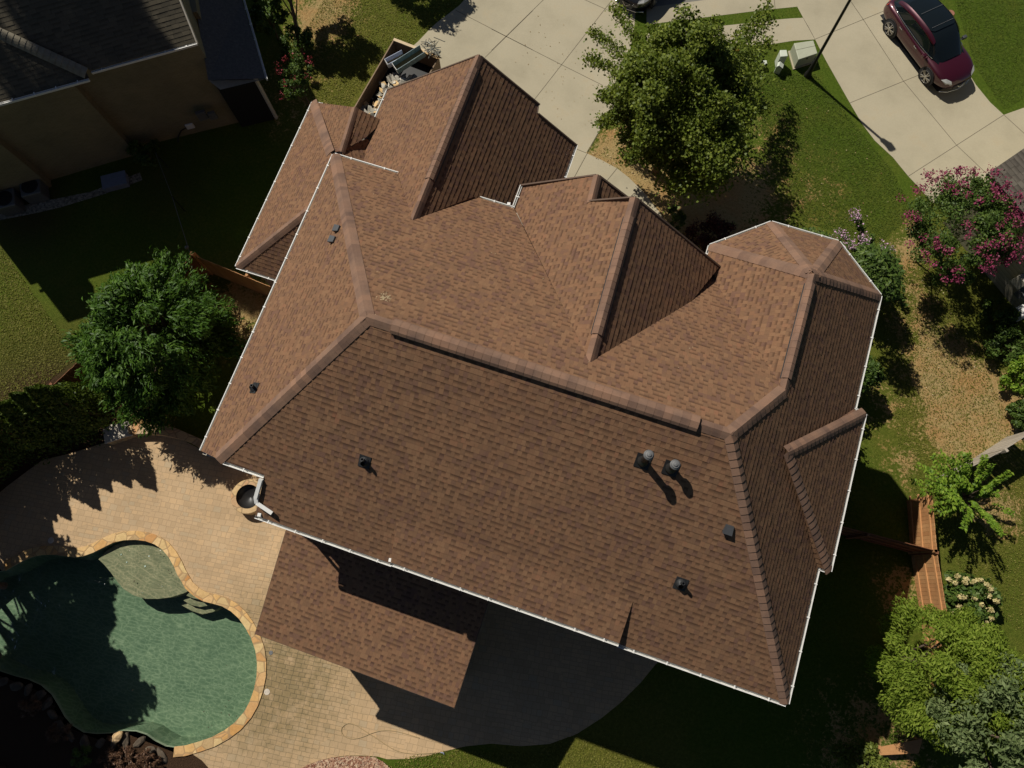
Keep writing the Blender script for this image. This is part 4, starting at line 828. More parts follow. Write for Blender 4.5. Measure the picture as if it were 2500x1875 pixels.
# ================================================================== NEIGHBOUR'S HOUSE, upper left
nb = empty('brick_house', (-25, 9, 0)); tag(nb, 'tan brick house with weathered grey shingle roof, its wall in deep shade', 'house')
ZN = 5.7; f0, f1 = at(*T(700,545,0,0), ZN), at(*T(1515,322,0,0), ZN); g0, g1 = at(*T(0,805,0,0), ZN), at(*T(680,602,0,0), ZN)
ed = (f1-f0).normalized(); nn = Vector((-ed.y, ed.x, 0)); g0 = g1-ed*8.0; kn = .78
up_ = lambda p, d: p+nn*d+Vector((0,0,kn*d))
roof_faces('roof', [[g0, g1, up_(g1, .35), f0, f1, up_(f1, 6.3), up_(g0, 6.6)]], M['grey_shingle'], nb)
mb = MB(); a, b = up_(f1, 6.3), up_(g0, 6.6); mb.quad(a, b, b+nn*6.6-Vector((0,0,kn*6.6)), a+nn*6.6-Vector((0,0,kn*6.6))); mb.build('roof', M['grey_shingle'], nb)
nA = Vector((-nn.x*kn, -nn.y*kn, 1)).normalized(); hi = (g1+Vector((0,0,.02)))
tgt = at(*T(0,130,0,0), ZN+2.4); dd_ = tgt-g1; rise_ = (dd_.dot(nn)-0)*kn; tgt = g1+Vector((dd_.x, dd_.y, 0)); tgt.z = ZN+kn*dd_.dot(nn)
cp_ = cap('hip_cap', g1+Vector((-.05,.1,.12)), tgt+(tgt-g1)*.6, (nA+ed*-.25).normalized(), (nA+ed*.25).normalized(), .2, M['grey_cap'], nb, lift=.06)
gutter('gutter', g0, g1, nb, -nn, wd=.13); gutter('gutter', f0, f1, nb, -nn, wd=.13)
fp_ = [Vector((-27.6,7.0,0)), Vector((-24.85,9.09,0)), Vector((-25.05,9.36,0)), Vector((-21.98,11.7,0)), Vector((-22.18,12.0,0)), Vector((-18.1,14.75,0))]
fp_ += [fp_[-1]+nn*12, fp_[0]+nn*12]
mb = MB(); mb.prism([p.xy for p in fp_], 0, ZN-.12); mb.build('wall', M['brick'], nb)
mb = MB(); q = up_(f1, 6.3); mb.quad(f1-ed*.3+Vector((0,0,-.1)), q-ed*.3-Vector((0,0,.15)), f1+nn*12.6-ed*.3); mb.build('gable_wall', M['brick'], nb)
mb = MB(); mb.beam(f1-Vector((0,0,.1)), up_(f1, 6.3)-Vector((0,0,.1)), .05, .2); mb.build('rake_board', M['fascia'], nb)
mb = MB(); mb.box((-27.6+.5, 7.0+1.0, 4.1), (1.3,1.3,8.2), rz=math.atan2(ed.y, ed.x)); mb.build('added_chimney', M['brick'], nb)  # out-of-view chimney added so the house shadow reaches farther over the lawn
lo = [at(*T(1605,618,0,0), 4.1), at(*T(2048,606,0,0), 3.4), at(*T(1868,0,0,0), 3.4), at(*T(1780,-330,0,0), 3.4), at(*T(1400,-330,0,0), 4.4), at(*T(1500,0,0,0), 4.3)]
mb = MB(); mb.quad(lo[0], lo[1], lo[2], lo[5]); mb.quad(lo[5], lo[2], lo[3], lo[4]); mb.build('porch_roof', plain('slate_shed_shingle', (0.09,0.082,0.075), .9, var=.3, scale=12), nb)
gutter('gutter', lo[1], lo[3], nb, (1, .3), wd=.12)
mb = MB(); mb.quad(*[at(*T(x, y, 0, 0), 3.35) for x, y in ((1612,622),(2045,612),(1945,632),(1700,692))]); mb.build('soffit', M['fascia'], nb)
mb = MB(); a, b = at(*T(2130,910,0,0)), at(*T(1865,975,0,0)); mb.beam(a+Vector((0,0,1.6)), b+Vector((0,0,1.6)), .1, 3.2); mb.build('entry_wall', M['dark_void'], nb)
mb = MB(); mb.box((a.x, a.y, 1.65), (.14,.14,3.3)); mb.build('post', M['fascia'], nb)
lo2 = [at(*T(1395,-200,0,0), 4.6), at(*T(1440,100,0,0), 4.6), at(*T(1520,90,0,0), 4.6), at(*T(1480,-200,0,0), 4.6)]
mb = MB(); mb.prism([p.xy for p in lo2], 3.6, 4.6); mb.build('dormer_wall', M['brick'], nb)
def wallbox(px, z, d, mat, name): p = at(*px, z); mb = MB(); mb.box(p, d, rz=math.atan2(ed.y, ed.x)); return mb.build(name, mat, nb, bevel=.01)
wallbox(T(1560,890,0,0), 1.5, (.4,.14,.5), M['galv'], 'meter_box'); wallbox(T(1640,890,0,0), 1.5, (.3,.14,.4), M['galv'], 'meter_box'); wallbox(T(690,965,0,0), 2.4, (.2,.1,.2), M['white'], 'wall_vent')
for px, lab in ((T(265,1465,0,0), 'square grey air conditioner on its pad near the gravel'), (T(70,1560,0,0), 'round air conditioner at the left edge of the shaded gravel')):
    p = at(*px, .4); ac = empty('air_conditioner', (p.x, p.y, 0), .6); tag(ac, lab, 'air conditioner', 'air conditioners beside the brick house')
    mb = MB(); mb.box((p.x, p.y, .37), (.85,.85,.7), rz=.6); mb.build('casing', M['galv'], ac, bevel=.05); mb = MB(); mb.lathe((p.x, p.y, .73), [(.36,0),(.34,.02),(.1,.03),(0,.03)], 20); mb.build('fan_grille', M['black_metal'], ac)
p = at(*T(880,1390,0,0), .3); mb = MB(); mb.box((p.x, p.y, .15), (1.0,.6,.3), rz=.6); mb.box((p.x, p.y, .32), (1.06,.66,.05), rz=.6); tag(mb.build('storage_box', plain('blue_grey_plastic', (.17,.19,.24), .5)), 'pale blue grey storage box against the shaded brick wall', 'box')
p = at(*T(1460,960,0,0), .6); hr = empty('hose_reel', (p.x, p.y, 0)); tag(hr, 'white and black hose reel beside the wall meters', 'hose reel'); mb = MB(); mb.box((p.x, p.y, .55), (.35,.2,.3), rz=.6); mb.build('housing', M['white'], hr, bevel=.03)
mb = MB(); mb.tube([p+Vector((-.1,-.1,-.1)), p+Vector((-.35,-.3,-.2)), p+Vector((-.55,-.5,-.5)), p+Vector((-.5,-.7,-.58))], .025, 6); mb.build('hose', M['black_rubber'], hr)
# ================================================================== NEIGHBOUR'S HOUSE, right edge
rb = empty('siding_house', (15, 17, 0)); tag(rb, 'house with beige lap siding and grey shingle roof at the right edge', 'house')
ZR2 = 4.0; c0 = at(2413.5, 421.5, ZR2); c1 = at(2498, 518, ZR2); d_ = (c1-c0).normalized(); c1 = c0+d_*9; m_ = Vector((-d_.y, d_.x, 0)); k2 = .55
u2 = lambda p, t: p+m_*t+Vector((0,0,k2*t))
roof_faces('roof', [[c0, c1, u2(c1, 4.5), u2(c0, 4.5)]], M['slate_shingle'], rb, thick=.01); mb = MB(); a, b = u2(c0, 4.5), u2(c1, 4.5); mb.quad(a, b, b+m_*4.5-Vector((0,0,k2*4.5)), a+m_*4.5-Vector((0,0,k2*4.5))); mb.build('roof', M['slate_shingle'], rb)
gutter('gutter', c0, c1, rb, -m_, wd=.12, mat=plain('dark_bronze', (.035,.028,.026), .35, metal=.4))
w0 = c0+m_*.42+d_*.25; w1 = c1+m_*.42; mb = MB(); mb.prism([(w0.x, w0.y), (w1.x, w1.y), ((w1+m_*8).x, (w1+m_*8).y), ((w0+m_*8).x, (w0+m_*8).y)], 0, ZR2-.02); mb.build('wall', M['siding'], rb)
mb = MB(); mb.quad(w0+m_*0-Vector((0,0,.1)), u2(w0, 4.1)-Vector((0,0,.1)), w0+m_*8.2-Vector((0,0,.1))); mb.build('gable_wall', M['siding'], rb)
ang = math.atan2(d_.y, d_.x)
for (px, z, dm, nm, mt) in (((2472,699), 1.3, (.45,.2,.55), 'meter_box', 'fascia'), ((2486,720), .9, (.3,.2,.4), 'meter_box', 'galv')):
    p = at(*px, z); t_ = (p-w0).dot(d_); p = w0+d_*t_-m_*.1; p.z = z; mb = MB(); mb.box(p, dm, rz=ang); mb.build(nm, M[mt], rb, bevel=.01)
p = at(2488,765,.5); ac = empty('utility_cabinet', (p.x, p.y, 0)); tag(ac, 'small white cabinet beside the beige siding wall', 'cabinet'); mb = MB(); mb.box((p.x, p.y, .4), (.5,.4,.8), rz=ang); mb.build('body', M['white'], ac, bevel=.06)
# ================================================================== FENCES
def fence(segs, label, mat, h=1.8, board=.14, gap=.006, railside=1, posts=True, group=None):
    a0 = Vector(segs[0][0]); root = empty('wooden_fence', (a0.x, a0.y, 0)); tag(root, label, 'fence', group)
    for a, b in segs:
        a, b = Vector((a[0], a[1], 0)), Vector((b[0], b[1], 0)); d = (b-a); L = d.length; d.normalize(); s = Vector((-d.y, d.x, 0)); N = int(L/board); mb = MB(); rz = math.atan2(d.y, d.x)
        for i in range(N):
            hh = h+random.uniform(-.012,.012); mb.box(a+d*(i+.5)*board+Vector((0,0,hh/2))+s*random.uniform(-.004,.004), (board-gap, .02, hh), rz=rz)
        mb.build('board_panel', M[mat], root)
        for z in (.3, h*.5, h-.25):
            mb = MB(); mb.box((a+b)/2+s*railside*.03+Vector((0,0,z)), (L, .04, .09), rz=rz); mb.build('rail', M[mat], root)
        if posts:
            for i in range(int(L/2.4)+1):
                mb = MB(); mb.box(a+d*min(i*2.4, L)+s*railside*.06+Vector((0,0,(h+.06)/2)), (.1,.1,h+.06), rz=rz); mb.build('post', M[mat], root)
    return root
tz_ = lambda x, y, ox, oy, z=1.8: tuple(at(*T(x, y, ox, oy), z).xy)
C0 = tz_(1492,545,0,450); FA = tz_(2110,800,0,450); FL = tz_(480,1482,0,450); dv = Vector(FL)-Vector(C0); FL2 = tuple(Vector(FL)+dv.normalized()*14)
fence([(C0, FA)], 'sunlit brown board fence running from the corner post to the house eave', 'cedar', railside=1)
fence([(C0, FL2)], 'dark red board fence behind the big evergreen and the hedge', 'redwood', railside=-1)
mb = MB(); mb.box((C0[0], C0[1], .98), (.16,.16,1.96)); tag(mb.build('corner_post', M['cedar'], bevel=.01), 'square cedar corner post where two board fences meet', 'post')
# thin metal fence of the neighbour
wf = empty('metal_fence', (C0[0], C0[1], 0)); tag(wf, 'thin wire fence crossing the dark lawn to the corner post', 'fence')
pa = at(*T(1200,1180,0,0), 1.2); pb_ = at(*T(1470,550,0,450), 1.2); mid = at(*T(1330,100,0,450), 1.2)
for a, b in ((pa, mid), (mid, pb_)):
    mb = MB(); mb.tube([a, b], .011, 6); mb.build('top_rail', M['galv'], wf)
    L = (b-a).length; N = int(L/2.2)
    for i in range(N+1): p = a+(b-a)*i/max(1, N); mb = MB(); mb.tube([(p.x, p.y, 0), (p.x, p.y, 1.25)], .018, 6); mb.build('post', M['black_metal'], wf)
p = at(*T(1441,487,0,450), 1.3); mb = MB(); mb.lathe(p, [(0,-.09),(.07,-.05),(.09,0),(.07,.05),(0,.09)], 12); mb.build('post_ball', M['galv'], wf, smooth=True)
K = tuple(at(2287, 1345, 1.8).xy); K2 = tuple(at(2275, 1200, 1.8).xy); K3 = tuple(at(2317, 1532, 1.8).xy); d3 = Vector(K3)-Vector(K); K3b = tuple(Vector(K3)+d3.normalized()*4); K4 = tuple(at(2037, 1280, 1.8).xy)
fence([(K, K2)], 'brown plank fence panel beside the small bright green tree', 'cedar', railside=1)
fence([(K, K3b)], 'orange cedar fence with long rails left of the hydrangea', 'cedar', railside=-1, posts=True)
fence([(K, K4)], 'shaded board fence from the fence corner back to the house', 'redwood', railside=1)
G1_ = tuple(at(*T(1745,790,1800,900), 1.8).xy); G2_ = tuple(at(*T(2065,622,1800,900), 1.8).xy); G3_ = tuple(at(*T(2330,450,1800,900), 1.8).xy)
fence([(G1_, G2_), (G2_, G3_)], 'weathered grey board fence at the right edge above the bright green tree', 'greywood', railside=-1)
# made-up bench standing in for a sunlit tan patch in the corner
bp_ = [at(*T(x, y, 1800, 1350), .45) for x, y in ((1090,1500),(1430,1432),(1400,1545),(1085,1562))]; q = sum(bp_, Vector())/4
bn = empty('sunlit_patch_bench', (q.x, q.y, 0)); tag(bn, 'made up tan bench top standing in for a sunlit patch below the soft green tree', 'bench'); mb = MB(); mb.prism([p.xy for p in bp_], .40, .45); mb.build('seat', M['cedar'], bn)
for p in bp_: r_ = p+(q-p)*.12; mb = MB(); mb.box((r_.x, r_.y, .2), (.08,.08,.4)); mb.build('leg', M['cedar'], bn)
# ================================================================== STREET FURNITURE
pb0 = at(*T(540,585,1800,0)); sl_ = empty('street_lamp', pb0); tag(sl_, 'tall slim black lamp post leaning out of the top of the picture', 'street lamp')
HL = 6.05
mb = MB(); mb.lathe(pb0, [(.16,0),(.16,.12),(.11,.3),(.085,.9),(.07,1.0),(.055,HL-.9)], 16); mb.build('pole', M['black_metal'], sl_, smooth=True)
mb = MB(); mb.lathe(pb0+Vector((0,0,HL-.9)), [(.05,0),(.13,.12),(.13,.16)], 8); mb.build('lamp_base', M['black_metal'], sl_)
mb = MB(); mb.lathe(pb0+Vector((0,0,HL-.74)), [(.13,0),(.2,.42),(.17,.44),(0,.45)], 4); mb.build('lantern', plain('frosted_panel', (.3,.29,.25), .3), sl_)
mb = MB(); mb.lathe(pb0+Vector((0,0,HL-.3)), [(.24,0),(.16,.16),(.05,.26),(0,.3)], 4); mb.build('lamp_cap', M['black_metal'], sl_)
Z5 = lambda x, y, z: at(1850+x/13.01, 80+y/13.01, z)
M['box_green'] = plain('pale_green_paint', (.36,.37,.27), .5, var=.06); M['box_pale'] = plain('pale_grey_green', (.5,.53,.44), .45, var=.05)
def ubox(pts, h, label, mat, cat, name, split=None, pad=False):
    P = [Z5(x, y, h) for x, y in pts]; c = sum(P, Vector())/len(P); e_ = empty(name, (c.x, c.y, 0)); tag(e_, label, cat)
    mb = MB(); mb.prism([(p.x, p.y) for p in P], 0.02, h); mb.build('casing', mat, e_, bevel=.02)
    if split:
        a, b = P[0]+(P[3]-P[0])*split, P[1]+(P[2]-P[1])*split; mb = MB(); mb.beam(a+Vector((0,0,.002)), b+Vector((0,0,.002)), .012, .006); mb.build('lid_seam', M['joint'], e_)
        a, b = P[3], P[2]; mm = (a+b)/2; mb = MB(); mb.box(mm+Vector((0,-.01,-.12)), (.06,.03,.1)); mb.build('latch', M['galv'], e_)
    if pad: mb = MB(); mb.prism([(p.x+(p.x-c.x)*.14, p.y+(p.y-c.y)*.14) for p in P], 0, .05); mb.build('pad', M['concrete'], e_)
    return e_
ubox([(1150,330),(1770,240),(1900,650),(1300,850)], .6, 'large pale green transformer cabinet behind the lamp post', M['box_green'], 'cabinet', 'transformer_box', .42, True)
ubox([(705,545),(920,540),(958,740),(725,760)], .75, 'tall pale pedestal box beside the transformer cabinet', M['box_pale'], 'cabinet', 'utility_pedestal')
P = [Z5(700,945,.5), Z5(865,1035,.5), Z5(705,1075,.5)]; e_ = empty('utility_pedestal', (P[0].x, P[0].y, 0)); tag(e_, 'shorter pale box with peaked lid in front of the tall pedestal', 'cabinet'); mb = MB(); mb.box((P[0].x+.06, P[0].y-.1, .22), (.26,.2,.44), rz=-.1); mb.build('casing', M['box_pale'], e_, bevel=.02)
mb = MB(); c_ = Vector((P[0].x+.06, P[0].y-.1, .44)); mb.quad(c_+Vector((-.14,.11,.02)), c_+Vector((.14,.11,.02)), c_+Vector((.14,-.12,.02)), c_+Vector((-.14,-.12,.02))); mb.quad(c_+Vector((-.14,.11,.02)), c_+Vector((-.06,.11,.12)), c_+Vector((-.06,-.12,.12)), c_+Vector((-.14,-.12,.02))); mb.quad(c_+Vector((-.06,.11,.12)), c_+Vector((.14,.11,.02)), c_+Vector((.14,-.12,.02)), c_+Vector((-.06,-.12,.12))); mb.build('lid', M['box_pale'], e_)
ubox([(130,870),(290,870),(305,1000),(120,1010)], .32, 'smallest pale box half under the leaves of the big tree', M['box_pale'], 'cabinet', 'utility_pedestal')
q = at(1800+1645/3.16, 103/3.16*1.0); mb = MB(); mb.lathe((q.x, q.y, 0), [(.0,.03),(.17,.03),(.19,0)], 16); tag(mb.build('valve_cover', plain('rusty_iron', (.25,.11,.07), .8)), 'small rusty round cover in the lawn right of the red car', 'cover')
# ================================================================== DUMPSTER
ZP = lambda x, y, z: at(840+x/6.9125, 80+y/6.9125, z)
dA, dB, dC = ZP(838,120,1.3), ZP(180,1250,1.3), ZP(1640,445,1.3); du = (dB-dA).normalized(); dw = Vector((-du.y, du.x, 0)); dw = dw if dw.dot(dC-dA) > 0 else -dw
Lg, Wd = 4.4, 2.2; du2, dw2 = du, dw; dm = empty('dump_trailer', (dA.x, dA.y, 0)); tag(dm, 'wood sided dump trailer full of debris beside the garage roof', 'trailer')
M['dump'] = wood('weathered_plywood', (.2,.14,.085), (.26,.18,.11)); Zv = Vector((0,0,1))
cor = [dA, dA+du*Lg, dA+du*Lg+dw*Wd, dA+dw*Wd]
for i, nm in ((0,'side_panel'),(1,'end_panel'),(2,'side_panel'),(3,'end_panel')):
    a, b = cor[i], cor[(i+1) % 4]; mb = MB(); mb.beam((a.x, a.y, .85), (b.x, b.y, .85), .05, .9); mb.build(nm, M['dump'], dm)
mb = MB(); a, b = cor[3], cor[0]; mb.beam((a.x, a.y, 1.33), (b.x, b.y, 1.33), .13, .05); mb.build('top_rail', wood('bare_timber', (.52,.4,.25), (.58,.46,.3)), dm)
mb = MB(); c_ = (cor[0]+cor[2])/2; mb.box((c_.x, c_.y, .42), (Lg, Wd, .06), rz=math.atan2(du.y, du.x)); mb.build('floor', M['black_metal'], dm)
for t_ in (.4, .58):
    for s_ in (-.12, Wd+.12):
        p = dA+du*Lg*t_+dw*s_; mb = MB(); mb.lathe((p.x, p.y, .36), [(0,-.1),(.36,-.1),(.36,.1),(0,.1)], 20, M=Matrix((du, Zv, dw)).transposed()); mb.build('wheel', M['black_rubber'], dm)
def din(a, b, z): return dA+du*a+dw*b+Vector((0,0,z-1.3))
# debris heap: irregular torn sheets
M['tear'] = plain('torn_paper_and_felt', (.5,.46,.38), .8, var=.3, scale=8); M['felt'] = plain('grey_felt', (.27,.25,.2), .85, var=.3, scale=6); M['card'] = plain('cardboard', (.56,.38,.18), .8)
mb = MB()
for i in range(340):
    a = random.uniform(1.3, 4.8); b = random.gauss(1.35 if a < 3 else 1.0, .45); b = max(.12, min(Wd-.12, b)); z = .8+.5*math.exp(-((a-2.4)/1.8)**2)*math.exp(-((b-1.5)/.9)**2)+random.uniform(-.08,.12)
    c_ = din(a, b, z); s = random.uniform(.08,.28); M3 = Matrix.Rotation(random.random()*6, 3, 'Z') @ Matrix.Rotation(random.uniform(-.9,.9), 3, 'X'); n_ = random.choice((4,5,6))
    mb.quad(*[c_+M3 @ Vector((math.cos(t_*6.28/n_)*s*random.uniform(.5,1.2), math.sin(t_*6.28/n_)*s*random.uniform(.3,.8), random.uniform(-.04,.04))) for t_ in range(n_)], m=random.choice((0,0,1,1,1,2)))
tag(mb.build('debris', [M['tear'], M['felt'], M['card']]), 'torn felt, paper and shingle scraps heaped in the trailer', 'debris', kind='stuff')
M['box_blue'] = plain('printed_blue_card', (.36,.4,.5), .5, var=.2, scale=5); M['box_teal'] = plain('printed_teal_card', (.16,.24,.26), .5, var=.3, scale=7); M['inner'] = plain('brown_card_inside', (.26,.18,.075), .85)
def long_box(A, B, wd, ht, label, mat):
    A, B = Vector(A), Vector(B); d = (B-A); L = d.length; d.normalize(); s = d.cross(Zv).normalized(); u_ = s.cross(d); e_ = empty('cardboard_box', (A.x, A.y, 0)); tag(e_, label, 'box', 'long boxes in the trailer')
    c_ = (A+B)/2; Mx = Matrix((d, s, u_)).transposed(); mb = MB(); mb.box(c_-u_*ht/2, (L, wd, .015), M=Mx); mb.build('bottom', M['inner'], e_)
    for k_ in (-1, 1): mb = MB(); mb.box(c_+s*k_*wd/2, (L, .015, ht), M=Mx); mb.build('side', mat, e_)
    mb = MB(); mb.box(c_-d*L/2, (.015, wd, ht), M=Mx); mb.build('end_flap', M['white'], e_)
    return e_
long_box(ZP(860,600,1.6), ZP(1330,300,1.75), .42, .28, 'long open cardboard carton with teal printed side and brown inside', M['box_teal'])
long_box(ZP(720,520,1.5), ZP(1010,365,1.55), .3, .25, 'shorter blue and white carton left of the open brown one', M['box_blue'])
e_ = empty('cardboard_box', ZP(1300,330,1.5)*Vector((1,1,0)) if False else Vector((ZP(1300,330,1.5).x, ZP(1300,330,1.5).y, 0))); tag(e_, 'flattened tan carton flap leaning over the trailer rim', 'box', 'long boxes in the trailer')
mb = MB(); mb.quad(ZP(1245,245,1.62), ZP(1400,360,1.6), ZP(1570,440,1.45), ZP(1660,430,1.42), ZP(1540,345,1.5), ZP(1380,330,1.58)); mb.build('flap', M['card'], e_)
mb = MB()
for i in range(16):
    c_ = ZP(1500+random.uniform(-90,90), 270+random.uniform(-90,110), 1.55); p = [c_+Vector((random.uniform(-.28,.28), random.uniform(-.28,.28), random.uniform(-.1,.2))) for _ in range(4)]; mb.tube(p, .018, 5)
for i in range(14):
    c_ = ZP(1500+random.uniform(-90,90), 280+random.uniform(-80,90), 1.5); s = .14; mb.quad(*[c_+Vector((random.uniform(-s,s), random.uniform(-s,s), random.uniform(-.08,.08))) for _ in range(3)])
tag(mb.build('scrap_metal', plain('grey_scrap', (.2,.2,.17), .5, metal=.4)), 'tangled grey metal and plastic scrap at the far end of the trailer', 'scrap', kind='stuff')
# ================================================================== CARS
def paint(name, c, met=.35):
    n = NT(name, .35); n.b.inputs['Base Color'].default_value = (*c, 1); n.b.inputs['Metallic'].default_value = met; n.b.inputs['Coat Weight'].default_value = 1.0; n.b.inputs['Coat Roughness'].default_value = .06; n.b.inputs['Specular IOR Level'].default_value = .5; return n.m
M['glass'] = NT('dark_glass', .04).m; M['glass'].node_tree.nodes['Principled BSDF'].inputs['Base Color'].default_value = (.006,.009,.01,1); M['glass'].node_tree.nodes['Principled BSDF'].inputs['Specular IOR Level'].default_value = .5
M['chrome'] = NT('chrome', .12).m; b_ = M['chrome'].node_tree.nodes['Principled BSDF']; b_.inputs['Metallic'].default_value = 1; b_.inputs['Base Color'].default_value = (.75,.75,.75,1)
M['alloy'] = plain('alloy_wheel', (.5,.48,.44), .3, metal=.7); M['tyre'] = plain('tyre_rubber', (.02,.02,.02), .8); M['lens'] = plain('headlamp_lens', (.42,.42,.4), .1, spec=.6)
def make_car(label, body, origin, rz, group=None):
    root = empty('parked_car', origin, rz); tag(root, label, 'car', group)
    def put(mb, name, mat, parent=None, smooth=False, sub=0, bevel=0):
        mb.islocal = True; me = bpy.data.meshes.new(name); me.from_pydata([tuple(v) for v in mb.v], [], mb.f); me.update(); me.polygons.foreach_set('material_index', mb.mi)
        bm = bmesh.new(); bm.from_mesh(me); bmesh.ops.remove_doubles(bm, verts=bm.verts, dist=1e-4); bmesh.ops.recalc_face_normals(bm, faces=bm.faces); bm.to_mesh(me); bm.free()
        o = link(name, me, mat, parent or root, smooth or sub > 0)
        if sub: s_ = o.modifiers.new('sub', 'SUBSURF'); s_.levels = sub; s_.render_levels = sub
        if bevel: s_ = o.modifiers.new('bevel', 'BEVEL'); s_.width = bevel; s_.segments = 2
        return o
    def loft(mb, secs):
        k_ = len(secs[0])
        for s in secs: mb.v += [tuple(p) for p in s]
        for i in range(len(secs)-1):
            for j in range(k_-1): mb.f.append((i*k_+j, i*k_+j+1, (i+1)*k_+j+1, (i+1)*k_+j)); mb.mi.append(0)
    ST = [(-2.43,.66,.52,.84,.90),(-2.36,.82,.40,.97,1.03),(-2.05,.93,.30,1.05,1.12),(-1.41,.965,.28,1.05,1.12),(-.7,.95,.26,1.0,1.08),(0,.945,.25,.97,1.05),(.7,.95,.26,.95,1.03),(1.41,.965,.28,.95,1.02),(1.9,.93,.30,.90,.96),(2.25,.80,.36,.80,.86),(2.42,.6,.42,.66,.72),(2.47,.42,.46,.58,.6)]
    secs = []
    for x, w_, zb, zs, zc in ST:
        half = [(x, w_*.6, zb), (x, w_*.93, zb+.03), (x, w_, zb+.2), (x, w_*.985, (zb+zs)/2+.05), (x, w_*.99, zs-.12), (x, w_*.93, zs), (x, w_*.6, zc-.02), (x, .0, zc)]
        secs.append(half+[(a, -b, c) for a, b, c in half[-2::-1]])
    mb = MB(); loft(mb, secs); k_ = len(secs[0]); mb.f.append(tuple(range(k_))); mb.mi.append(0); mb.f.append(tuple((len(secs)-1)*k_+j for j in reversed(range(k_)))); mb.mi.append(0); put(mb, 'body', body, sub=2)
    GS = [(-2.2,.60,1.06,.50,1.10),(-1.95,.76,1.07,.56,1.32),(-1.55,.84,1.07,.62,1.52),(-1.0,.87,1.05,.66,1.62),(-.3,.88,1.03,.68,1.68),(.25,.87,1.01,.67,1.65),(.65,.84,1.0,.62,1.5),(1.05,.78,.99,.56,1.24),(1.4,.68,.98,.5,1.02)]
    secs = []; rails = []
    for x, hb, zb, ht, zt in GS:
        half = [(x, hb, zb-.05), (x, hb*.98, zb+.03), (x, ht+.07, zt-.1), (x, ht, zt-.02), (x, ht*.55, zt+.02), (x, 0, zt+.03)]; secs.append(half+[(a, -b, c) for a, b, c in half[-2::-1]])
    mb = MB(); loft(mb, secs); put(mb, 'windows', M['glass'], sub=2)
    for s in (1, -1):
        mb = MB(); loft(mb, [[(x, s*(ht+.095), zt-.13), (x, s*(ht+.06), zt-.045), (x, s*(ht-.03), zt+.012)] for x, hb, zb, ht, zt in GS[1:7]]); put(mb, 'roof_rail', body, sub=1)
        mb = MB(); mb.tube([(x, s*(hb*.985+.015), zb+.03) for x, hb, zb, ht, zt in GS[1:8]], .013, 6); put(mb, 'chrome_strip', M['chrome'], smooth=True)
        for x in (-.95, .15):
            mb = MB(); mb.box((x, s*.955, .86), (.2,.035,.035)); put(mb, 'door_handle', M['chrome'], bevel=.01)
        mb = MB(); mb.box((.78, s*1.04, 1.06), (.14,.2,.14)); mb.box((.8, s*.93, 1.03), (.05,.14,.04)); put(mb, 'side_mirror', M['black_plastic'] if s > 0 else body, bevel=.03)
        mb = MB(); mb.quad((2.02, s*.86, .80), (2.26, s*.735, .765), (2.4, s*.50, .72), (2.3, s*.5, .80), (2.12, s*.68, .865)); mb.quad((2.02, s*.86, .80), (2.26, s*.745, .70), (2.42, s*.51, .66), (2.4, s*.50, .72), (2.26, s*.735, .765)); put(mb, 'headlight', M['lens'], smooth=False)
        mb = MB(); mb.quad((-2.2, s*.82, 1.0), (-2.38, s*.62, .98), (-2.42, s*.6, .88), (-2.26, s*.86, .88)); put(mb, 'tail_light', plain('tail_lens', (.35,.01,.01), .15))
        for x in (-1.41, 1.41):
            mb = MB(); mb.lathe((x, s*.93, .37), [(.43,-.06),(.43,.04),(.0,.045)], 32, M=Matrix(((1,0,0),(0,0,s),(0,1,0)))); put(mb, 'wheel_arch', M['tyre'])
            mb = MB(); mb.lathe((x, s*.90, .37), [(.26,.085),(.34,.085),(.37,.05),(.37,-.12),(.3,-.14)], 32, M=Matrix(((1,0,0),(0,0,s),(0,1,0)))); wh = put(mb, 'wheel', M['tyre'], smooth=True)
            mb = MB(); mb.lathe((x, s*.90, .37), [(.255,.06),(.275,.09),(.285,.085)], 32, M=Matrix(((1,0,0),(0,0,s),(0,1,0)))); mb.lathe((x, s*.9, .37), [(0,.1),(.06,.1),(.07,.07)], 16, M=Matrix(((1,0,0),(0,0,s),(0,1,0))))
            for i in range(5):
                for dlt in (-.14, .14):
                    t_ = i*2*math.pi/5+dlt; mb.beam((x+.05*math.cos(t_), s*.985, .37+.05*math.sin(t_)), (x+.265*math.cos(t_+dlt*.4), s*.985, .37+.265*math.sin(t_+dlt*.4)), .035, .03, up=(0,1,0))
            o_ = put(mb, 'rim', M['alloy'], parent=wh)
    mb = MB(); loft(mb, [[(x, .97*ht, zt+.022-.03), (x, .5*ht, zt+.034), (x, 0, zt+.044), (x, -.5*ht, zt+.034), (x, -.97*ht, zt+.022-.03)] for x, hb, zb, ht, zt in GS[2:6]]); put(mb, 'roof_panel', M['glass'], sub=1)
    for x in (-.75, .05):
        mb = MB(); mb.box((x, 0, 1.712), (.012, 1.1, .006)); put(mb, 'roof_seam', M['galv'])
    mb = MB(); mb.tube([(2.5,-.2,.6),(2.535,-.1,.5),(2.54,0,.44),(2.535,.1,.5),(2.5,.2,.6)], .018, 6); put(mb, 'grille_trim', M['chrome'])
    mb = MB(); mb.quad((2.505,-.36,.62),(2.53,0,.63),(2.505,.36,.62),(2.525,.3,.38),(2.54,0,.36),(2.525,-.3,.38)); put(mb, 'grille', M['black_plastic'])
    mb = MB(); mb.tube([(2.28,-.82,.3),(2.46,-.5,.28),(2.53,0,.27),(2.46,.5,.28),(2.28,.82,.3)], .02, 6); put(mb, 'bumper_strip', M['chrome'], smooth=True)
